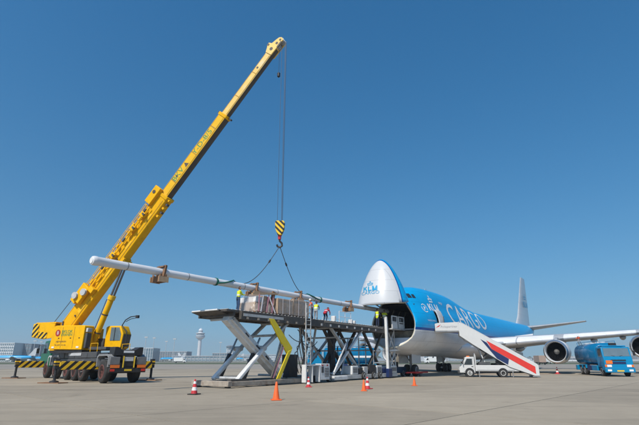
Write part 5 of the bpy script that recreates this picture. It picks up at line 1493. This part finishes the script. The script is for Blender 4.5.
# ------------------------------------------------------------------ fuel tankers (local +x = forward)
def tanker(label, loc, yaw, stripe, sx=1.0):
    o = thing('fuel_truck', label, 'fuel truck', loc, yaw, 'blue fuel trucks')
    o.scale = (sx, 1, 1)
    MB().bb(-11.0, -.4, -.55, .55, .62, .92).build('chassis', 'black_steel', o)
    c = MB().prism([(-2.25, .95), (-2.25, 2.95), (-2.05, 3.08), (-.38, 3.05), (-.18, 2.1), (-.02, 1.85), (0, .75), (-.3, .62), (-1.0, .62), (-1.0, .95)], (0, -1.42, 0), (1, 0, 0), (0, 0, 1), (0, 2.84, 0)).build('cab', 'truck_blue', o, bevel=.06)
    MB().prism([(-1.28, 0), (1.28, 0), (1.24, .86), (-1.24, .86)], (-.17, 0, 2.08), (0, 1, 0), (-.205, 0, .978), (.03, 0, .006)).build('windscreen', 'glass_blue', c)
    for y in (-.62, .62): MB().bar((-.13, y * .4, 2.10), (-.24, y * 1.6, 2.3), .03, .03).build('wiper', 'black_steel', c)
    for y in (-1, 1):
        MB().prism([(-1.5, 2.05), (-.42, 2.05), (-.6, 2.85), (-1.5, 2.85)], (0, y * 1.424, 0), (1, 0, 0), (0, 0, 1), (0, y * .015, 0)).build('side_window', 'glass_dark', c)
        MB().bb(.0, .03, y * .98 - .24, y * .98 + .24, .98, 1.22).build('headlight', 'plate_white', c)
        MB().bb(-.12, .04, y * 1.30 - .10, y * 1.30 + .10, .98, 1.22).build('indicator', 'orange_reflector', c)
        MB().path([(-.35, y * 1.42, 2.9), (-.2, y * 1.72, 2.85), (-.2, y * 1.72, 2.3)], .03).build('mirror_arm', 'black_steel', c)
        MB().box((-.2, y * 1.74, 2.42), (.10, .24, .52)).build('mirror', 'black_steel', c, bevel=.02)
        MB().bb(-1.6, -.75, y * 1.422 - .01, y * 1.422 + .01, 1.05, 1.08).build('door_seam', 'navy_paint', c)
    MB().bb(.003, .03, -.74, .74, 1.62, 1.74).build('grille', 'black_steel', c)
    MB().bb(.003, .03, -.70, .70, 1.30, 1.52).build('grille', 'navy_paint', c)
    MB().bb(.006, .035, -1.26, -.62, 1.30, 1.66).build('hazard_plate', 'orange_reflector', c)
    b = MB().bb(-.25, .14, -1.46, 1.46, .42, .90).build('front_bumper', 'truck_blue', o, bevel=.05)
    MB().bb(.143, .16, -.34, .34, .52, .66).build('number_plate', 'plate_yellow', b)
    for y in (-1.05, 1.05): MB().bb(.143, .158, y - .2, y + .2, .55, .74).build('fog_light', 'plate_white', b)
    MB().bb(-2.1, -.6, -1.2, 1.2, 3.08, 3.22).build('roof_pod', 'truck_blue', c, bevel=.05)
    MB().bb(-1.6, -1.2, -.2, .5, 3.2, 3.52).build('roof_unit', 'black_steel', c, bevel=.03)
    # tank: rounded box section with domed ends
    rings = []
    for (x, k) in ((-10.9, .55), (-10.75, .86), (-10.5, 1.0), (-2.95, 1.0), (-2.7, .88), (-2.58, .6)):
        rings.append([Vector((x, 1.42 * k * math.copysign(abs(math.cos(q)) ** .72, math.cos(q)), 2.36 + 1.22 * k * math.copysign(abs(math.sin(q)) ** .72, math.sin(q)))) for q in [2 * PI * j / 36 for j in range(36)]])
    t = MB().loft(rings).build('tank', 'truck_tank', o, smooth=50)
    for x in (-8.6, -6.7, -4.8):
        rr = [[Vector((x + dx, 1.435 * math.copysign(abs(math.cos(q)) ** .72, math.cos(q)), 2.36 + 1.235 * math.copysign(abs(math.sin(q)) ** .72, math.sin(q)))) for q in [2 * PI * j / 36 for j in range(36)]] for dx in (-.04, .04)]
        MB().loft(rr, cap=False).build('tank_band', 'truck_blue', t)
    for x in (-9.6, -7.6, -5.7, -3.8): MB().lathe([(0, .30), (.12, .30), (.16, .26), (.17, .02)], (x, 0, 3.54), (0, 0, 1), 18).build('manhole', 'light_grey', t)
    for y in (-.95, .95): MB().path([(-10.4, y, 3.3), (-10.4, y, 3.78), (-2.9, y, 3.78), (-2.9, y, 3.3)], .03).build('top_rail', 'truck_blue', t)
    if stripe:
        for y in (-1, 1): MB().bb(-10.4, -3.0, y * 1.425 - .012, y * 1.425 + .012, 2.05, 2.34).build('white_stripe', 'sign_white', t)
    for y in (-1, 1):
        for (x0, x1, m) in ((-4.6, -2.7, 'truck_blue'), (-6.3, -4.8, 'navy_paint'), (-10.9, -10.2, 'truck_blue')):
            MB().bb(x0, x1, y * 1.05, y * 1.40, .55, 1.12).build('side_locker', m, o, bevel=.03)
        for x in (-8.9, -7.5):
            MB().prism([(x - .68, .8), (x - .6, 1.16), (x - .3, 1.2), (x + .3, 1.2), (x + .6, 1.16), (x + .68, .8), (x + .62, .8), (x + .56, 1.12), (x - .56, 1.12), (x - .62, .8)], (0, y * .9, 0), (1, 0, 0), (0, 0, 1), (0, y * .5, 0)).build('mudguard', 'truck_blue', o)
        for x in (-1.5, -7.5, -8.9): wheel(o, (x, y * 1.16, .54), (0, y, 0), .54, .42, 'rim_grey')
    return o
FT = Vector((32.3, 51.2, 0))
tanker('blue fuel truck facing forward under the near wing, orange plate on its front', FT, R(-101), False, .86)
tanker('blue fuel truck with white side stripe seen through the loader arms', Vector((-1.9, 75.5, 0)), R(180), True)
person('worker in orange vest crouching on top of the fuel truck under the wing', (FT.x + .75, FT.y + 8.2, 3.58), R(215), top='vest_orange', sleeve='vest_orange', lower='cloth_navy', legs='cloth_grey', h=.78, knee=1.1, lean=.55, stance=.16,
       armL=((.16, .08, -.1), (.3, .1, .1)), armR=((.18, -.05, -.15), (.36, -.05, -.2)), hat='sign_white')

# ------------------------------------------------------------------ tow tractor with red tow bar at the nose gear
tg = thing('tow_tractor', 'dark blue low tow tractor in front of the nose wheels', 'tractor', frame_at(5.4, 1.2), ROT)
tb = MB().prism([(-1.9, .35), (-1.9, 1.05), (-1.0, 1.15), (-.2, 1.0), (1.6, 1.0), (1.75, .85), (1.75, .35)], (0, -.95, 0), (1, 0, 0), (0, 0, 1), (0, 1.9, 0)).build('body', 'tug_blue', tg, bevel=.05)
MB().bb(-1.7, -.6, -.8, .8, 1.15, 1.25).build('hood_panel', 'dark_grey', tb)
MB().box((.3, -.4, 1.25), (.5, .5, .5)).build('driver_seat', 'black_steel', tg, bevel=.05)
MB().path([(-.3, -.4, 1.05), (-.12, -.4, 1.45)], .025).build('steering_column', 'black_steel', tg)
for x in (-1.2, 1.1):
    for y in (-1, 1): wheel(tg, (x, y * .82, .38), (0, y, 0), .38, .26, 'rim_grey')
tr = thing('tow_bar', 'red tow bar lying beside the nose wheels', 'tow bar', frame_at(7.3, -.9), ROT - .25)
MB().tube((-1.6, 0, .42), (1.9, 0, .42), .08, n=12).build('bar', 'red_paint', tr)
g = MB(); g.bb(-.5, .7, -.28, .28, .30, .50); g.build('head_plate', 'red_paint', tr, bevel=.02)
for y in (-.4, .4): wheel(tr, (.1, y, .17), (0, 1 if y > 0 else -1, 0), .17, .12, 'rim_grey')
MB().tube((.1, -.4, .17), (.1, .4, .17), .03, n=8).build('axle', 'dark_grey', tr)
MB().lathe([(0, .12), (.06, .12)], (-1.7, 0, .38), (0, 0, 1), 14).build('tow_eye', 'red_paint', tr)

# ------------------------------------------------------------------ traffic cones
def cone_o(label, x, y, s=1.0):
    o = thing('traffic_cone', label, 'cone', (x, y, .003), random.uniform(0, 1.5), 'traffic cones on the apron')
    MB().box((0, 0, .02), (.44 * s, .44 * s, .04)).build('base', 'cone_orange', o, bevel=.01)
    MB().lathe([(.04, .155 * s), (.10, .145 * s), (.74 * s, .042 * s), (.76 * s, .032 * s), (.765 * s, .01)], (0, 0, 0), (0, 0, 1), 24).build('body', 'cone_orange', o)
def cone_rw(label, x, y, s=1.0, base='rubber'):
    o = thing('traffic_cone', label, 'cone', (x, y, .003), random.uniform(0, 1.5), 'traffic cones on the apron')
    MB().box((0, 0, .025), (.50 * s, .50 * s, .05)).build('base', base, o, bevel=.012)
    zs = [.05, .20, .36, .52, .64, .74]
    r = lambda z: (.165 - .125 * (z - .05) / .69) * s
    for k in range(5):
        e = .0015 if k % 2 else 0
        MB().lathe([(zs[k] * s, r(zs[k]) + e), (zs[k + 1] * s, r(zs[k + 1]) + e)], (0, 0, 0), (0, 0, 1), 24).build('band', 'cone_red' if k % 2 == 0 else 'cone_white', o)
cone_rw('red and white banded cone on black base by the loader\'s left end', -6.45, 24.9)
cone_o('large plain orange cone nearest the camera in front of the yellow guard', -1.92, 21.5)
cone_rw('faded red and white cone standing beside the loader\'s white cabinet', -.72, 31.6, .85, 'cone_red')
cone_o('plain orange cone with another cone close behind it', 2.55, 27.7, .80)
cone_rw('red and white cone half hidden behind an orange cone', 2.95, 29.6, .95, 'cone_red')
cone_o('plain orange cone standing alone in front of the nose wheels', 6.55, 33.2, .78)
cone_rw('red and white cone standing below the inboard engine', 30.4, 61.0, 1.15, 'cone_red')

# ------------------------------------------------------------------ background: airport buildings, tower, masts, parked jets
def KX(u, y): return (u - 319.5) * y * .00211
def KZ(v, y): return 1.68 + (360.2 - v) * y * .00206
def building(name, label, x0, x1, y, depth, h, wall, band, roof='far_roof', floors=3, bays=0, group=None):
    o = thing(name, label, 'building', ((x0 + x1) / 2, y, 0), 0, group)
    w = (x1 - x0) / 2
    MB().bb(-w, w, 0, depth, 0, h).build('wall', wall, o)
    MB().bb(-w - .4, w + .4, -.4, depth + .4, h, h + .7).build('roof', roof, o)
    fh = h / floors
    for k in range(floors):
        MB().bb(-w + .6, w - .6, -.14, -.02, k * fh + fh * .30, k * fh + fh * .80).build('window_band', band, o)
    for k in range(1, bays):
        x = -w + 2 * w * k / bays
        MB().bb(x - .25, x + .25, -.5, -.15, .2, h - .1).build('column', roof, o)
    return o
def bld(name, label, u0, u1, v, y, wall, band, floors=3, bays=0, roof='far_roof'):
    return building(name, label, KX(u0, y), KX(u1, y), y, 30, KZ(v, y), wall, band, roof, floors, bays)
bld('office_block', 'white gridded office block at the far left edge', -6, 11, 343.5, 620, 'far_white', 'far_glass', 6, 9, 'far_white')
bld('office_block', 'dark grey glass block right of the white office block', 11.6, 28.5, 344.5, 640, 'far_dark', 'far_glass', 5, 6, 'far_dark')
bld('terminal_hall', 'low pale hall behind the green crane cab', 29, 43, 351.5, 760, 'far_brick', 'far_white', 2, 5)
bld('terminal_hall', 'glass terminal hall right behind the crane rear', 128, 152, 348.6, 700, 'far_glass', 'tower_glass', 4, 10, 'far_white')
bld('terminal_pier', 'grey pier building left of the control tower', 152.6, 186, 352.0, 760, 'far_dark', 'far_glass', 3, 14)
bld('terminal_pier', 'long low pier in front of the control tower', 172, 262, 356.4, 640, 'far_roof', 'far_glass', 2, 24)
bld('terminal_hall', 'dark glass hall between the two towers', 212, 226.5, 353.6, 820, 'far_dark', 'tower_glass', 3, 6)
bld('terminal_pier', 'pale pier right of the small tower', 236, 292, 355.0, 860, 'far_white', 'far_glass', 3, 16)
bld('terminal_hall', 'white hall seen beneath the aircraft nose', 424, 446, 356.0, 700, 'far_white', 'far_glass', 2, 8)
bld('terminal_hall', 'grey hall seen behind the landing gear', 448, 480, 357.2, 720, 'far_roof', 'far_glass', 2, 10)
bld('hangar', 'low pale hangar under the inboard engine', 556, 600, 356.8, 800, 'far_white', 'far_dark', 1, 8)
bld('hangar', 'hazy grey hangar at the far right edge', 612, 665, 354.0, 760, 'far_roof', 'far_dark', 1, 6)
# distant low buildings filling the skyline
x = -1250
k = 0
while x < 1250:
    w = random.uniform(30, 95); h = random.uniform(6, 15)
    y = random.uniform(1150, 1450)
    building('distant_building', 'low hazy building far off along the horizon', x, x + w, y, 25, h, random.choice(['far_white', 'far_roof', 'far_dark', 'far_brick']), 'far_glass', 'far_roof', 2, 0, 'low buildings along the far horizon')
    x += w + random.uniform(4, 60)
# tree belt
tb_ = MB()
for k in range(900):
    x = random.uniform(-1700, 1700); y = random.uniform(1590, 1680); r = random.uniform(4, 8.5)
    n = 5
    c = Vector((x, y, r * .7))
    vs = [c + Vector((r * random.uniform(.7, 1.2) * math.cos(q), r * .7 * math.sin(q), zz * r * random.uniform(.7, 1.1))) for zz in (-.7, 0.1, .7) for q in [2 * PI * j / n for j in range(n)]] + [c + Vector((0, 0, r * random.uniform(.9, 1.3)))]
    fs = [(i * n + j, i * n + (j + 1) % n, (i + 1) * n + (j + 1) % n, (i + 1) * n + j) for i in range(2) for j in range(n)] + [(2 * n + j, 2 * n + (j + 1) % n, 3 * n) for j in range(n)]
    tb_.add(vs, fs)
tro = tb_.build('tree_belt', 'far_tree', smooth=0)
tro['label'] = 'dark belt of trees along the far horizon'; tro['category'] = 'trees'; tro['kind'] = 'stuff'

# main control tower
TY = 1000.0
TW = 1490.0
tw = thing('control_tower', 'tall pale airport control tower with flared round cabin', 'tower', (KX(198.3, TW), TW, 0))
tw.scale = (.86, .86, 1)
MB().lathe([(0, 7.6), (20, 6.6), (66, 6.2), (67, 6.4)], (0, 0, 0), (0, 0, 1), 24).build('shaft', 'concrete_tower', tw, smooth=50)
MB().lathe([(64, 6.5), (70, 15.5), (72.5, 17.0), (77, 17.0), (78, 15.5)], (0, 0, 0), (0, 0, 1), 32).build('lower_ring', 'concrete_tower', tw)
MB().lathe([(78, 12.5), (82, 15.0), (82.6, 15.2)], (0, 0, 0), (0, 0, 1), 32).build('cabin_glass', 'tower_glass', tw)
MB().lathe([(73.6, 17.2), (75.6, 17.2)], (0, 0, 0), (0, 0, 1), 32, cap=False).build('window_ring', 'tower_glass', tw)
MB().lathe([(82.6, 16.6), (84.2, 16.6), (85.5, 8.5), (88, 7.6)], (0, 0, 0), (0, 0, 1), 32).build('cabin_roof', 'concrete_tower', tw)
MB().lathe([(88, 7.2), (91, 7.8), (91.4, 7.8)], (0, 0, 0), (0, 0, 1), 24).build('top_glass', 'far_dark', tw)
MB().lathe([(91.4, 8.2), (93.5, 7.8), (97.5, 4.5), (99, 1.2), (99.4, .1)], (0, 0, 0), (0, 0, 1), 24).build('dome', 'far_white', tw, smooth=60)
MB().tube((0, 0, 99), (0, 0, 107), .35, .12, 6).build('mast', 'far_white', tw)
# small ground control tower
sw = thing('ground_tower', 'small square pale tower with dark cabin right of the control tower', 'tower', (KX(229.5, TY), TY, 0))
MB().bb(-6.5, 6.5, -6, 6, 0, 25).build('shaft', 'concrete_tower', sw)
for z in (7, 12, 17, 21.5): MB().bb(-5.6, 5.6, -6.3, -6.02, z, z + 2.2).build('window_band', 'far_glass', sw)
MB().lathe([(25, 7.5), (26, 8.2), (29, 8.8), (29.4, 8.8)], (0, 0, 0), (0, 0, 1), 8).build('cabin_glass', 'tower_glass', sw)
MB().lathe([(29.4, 9.2), (30.4, 9.2), (31.6, 5.5), (32, .5)], (0, 0, 0), (0, 0, 1), 8).build('cabin_roof', 'far_dark', sw)
# floodlight masts
mast_p = None
mast_l = ['leftmost thin floodlight mast of those right of the crane rear', 'second floodlight mast right of the crane rear', 'floodlight mast over the grey pier left of the control tower', 'floodlight mast nearest to the control tower on its left', 'floodlight mast left of the small square tower', 'left floodlight mast of two beneath the aircraft nose', 'right floodlight mast of two beneath the aircraft nose', 'floodlight mast between the inboard engine and the fuel truck', 'left floodlight mast of two behind the green crane cab', 'right floodlight mast of two behind the green crane cab']
for i, (u, y, h) in enumerate(((143.5, 520, 26), (151.8, 560, 27), (164.5, 640, 26), (172.6, 540, 25), (219.5, 620, 24), (430.5, 600, 20), (441.0, 640, 22), (601.0, 560, 24), (31.5, 520, 22), (38.0, 600, 24))):
    if mast_p is None:
        mast_p = thing('light_mast', mast_l[0], 'light mast', (KX(u, y), y, 0), 0, 'floodlight masts across the apron')
        MB().tube((0, 0, 0), (0, 0, 26), .42, .22, 8).build('pole', 'light_grey', mast_p)
        MB().bb(-1.8, 1.8, -.5, .5, 25.4, 26.6).build('lamp_head', 'light_grey', mast_p)
    else:
        c = copy_tree(mast_p); c.location = (KX(u, y), y, 0); c.scale = (1, 1, h / 26); c['label'] = mast_l[i]
# parked jets far away (single small figures)
def jet(label, x, y, yaw, sc=1.0):
    o = thing('parked_jet', label, 'aircraft', (x, y, 0), yaw, 'small jets parked far away')
    o.scale = (sc, sc, sc)
    prof = [(0, .02), (.4, .7), (1.4, 1.35), (3, 1.8), (5, 1.95), (22, 1.95), (28, 1.4), (32, .6), (33.5, .15)]
    f = MB()
    n = 18
    rings = [[Vector((x_, r * math.cos(2 * PI * j / n), 3.4 + .35 * max(0, (x_ - 22) / 12) * 2 + r * math.sin(2 * PI * j / n))) for j in range(n)] for x_, r in prof]
    me = f.loft(rings)
    for i, fc in enumerate(me.f):
        zc = sum(me.v[q].z for q in fc) / len(fc)
        me.m[i] = 0 if zc > 3.1 else 1
    me.build('fuselage', ['klm_blue', 'plane_white'], o)
    MB().prism([(26.5, 5.0), (31.2, 11.6), (33.6, 11.6), (32.2, 5.0)], (0, -.15, 0), (1, 0, 0), (0, 0, 1), (0, .3, 0)).build('tail_fin', 'plane_white', o)
    for sy in (-1, 1):
        MB().prism([(12, 1.5), (20.5, 16.5), (22, 16.5), (18.5, 1.5)], (0, 0, 2.6), (1, 0, 0), (0, sy, .09), (0, 0, .35)).build('wing', 'plane_grey', o)
        MB().prism([(29, .6), (32, 6), (33.4, 6), (32.6, .6)], (0, 0, 4.6), (1, 0, 0), (0, sy, .08), (0, 0, .2)).build('tailplane', 'plane_grey', o)
        MB().lathe([(0, .8), (.3, .95), (2.2, .95), (3.4, .6)], (11.5, sy * 5.2, 1.6), (1, 0, 0), 14).build('engine', 'plane_white', o)
        MB().tube((17, sy * 2.6, 0), (17, sy * 2.6, 2.6), .35, n=8).build('landing_gear', 'dark_grey', o)
    MB().tube((3.6, 0, 0), (3.6, 0, 2.4), .28, n=8).build('landing_gear', 'dark_grey', o)
jet('small parked jet at the far left edge under the white block', KX(-6, 470), 470, R(8), 1.15)
jet('small parked jet with raised white tail left of the crane cab', KX(14, 500), 505, R(12))
jet('small blue jet parked just right of the crane rear', KX(160, 620), 620, R(14), .95)
jet('small blue jet parked below the control tower', KX(200, 660), 660, R(172))
jet('small blue jet parked below the small square tower', KX(222, 700), 700, R(5), .95)
jet('small blue jet parked right of the small square tower', KX(236, 640), 640, R(10), .95)
# distant service vehicles
def far_truck(label, u, y, box, yaw):
    o = thing('service_truck', label, 'truck', (KX(u, y), y, 0), yaw, 'service vehicles far off on the apron')
    MB().bb(-4.2, 2.0, -1.25, 1.25, .9, 3.4).build('box_body', box, o, bevel=.05)
    c = MB().prism([(2.1, .5), (2.1, 2.9), (3.3, 2.9), (4.0, 1.7), (4.1, .5)], (0, -1.2, 0), (1, 0, 0), (0, 0, 1), (0, 2.4, 0)).build('cab', 'van_white', o, bevel=.05)
    for y_ in (-1, 1): MB().prism([(2.5, 1.7), (2.5, 2.6), (3.2, 2.6), (3.75, 1.7)], (0, y_ * 1.205, 0), (1, 0, 0), (0, 0, 1), (0, y_ * .02, 0)).build('side_window', 'glass_dark', c)
    MB().bb(-4.1, 2.0, -.6, .6, .55, .88).build('chassis', 'black_steel', o)
    for x_ in (-2.8, 3.1):
        for y_ in (-1, 1): wheel(o, (x_, y_ * 1.1, .48), (0, y_, 0), .48, .3, 'rim_grey')
far_truck('tan box truck far off between the stairs and the engine', 539.0, 185, 'far_brick', R(84))
far_truck('white box truck far off left of the inboard engine', 548.0, 230, 'van_white', R(-80))
far_truck('white box truck far off behind the landing gear', 432.5, 250, 'van_white', R(185))
far_truck('white box truck far off beyond the crane, left of the tower', 180.0, 330, 'van_white', R(5))

# ------------------------------------------------------------------ haze: one closed box of thin even air
hz = MB().bb(-3100, 3100, -900, 3300, -1.2, 116).build('haze', [], smooth=0)
hm = bpy.data.materials.new('haze')
hm.use_nodes = True
hn = hm.node_tree
hn.nodes.clear()
ho = hn.nodes.new('ShaderNodeOutputMaterial')
hv = hn.nodes.new('ShaderNodeVolumePrincipled')
hv.inputs['Color'].default_value = (0.80, 0.88, 0.97, 1)
hv.inputs['Density'].default_value = 0.00030
hv.inputs['Anisotropy'].default_value = 0.2
hn.links.new(hv.outputs[0], ho.inputs['Volume'])
hz.data.materials.append(hm)
hz['kind'] = 'stuff'
hz['label'] = 'thin pale haze over the airfield'
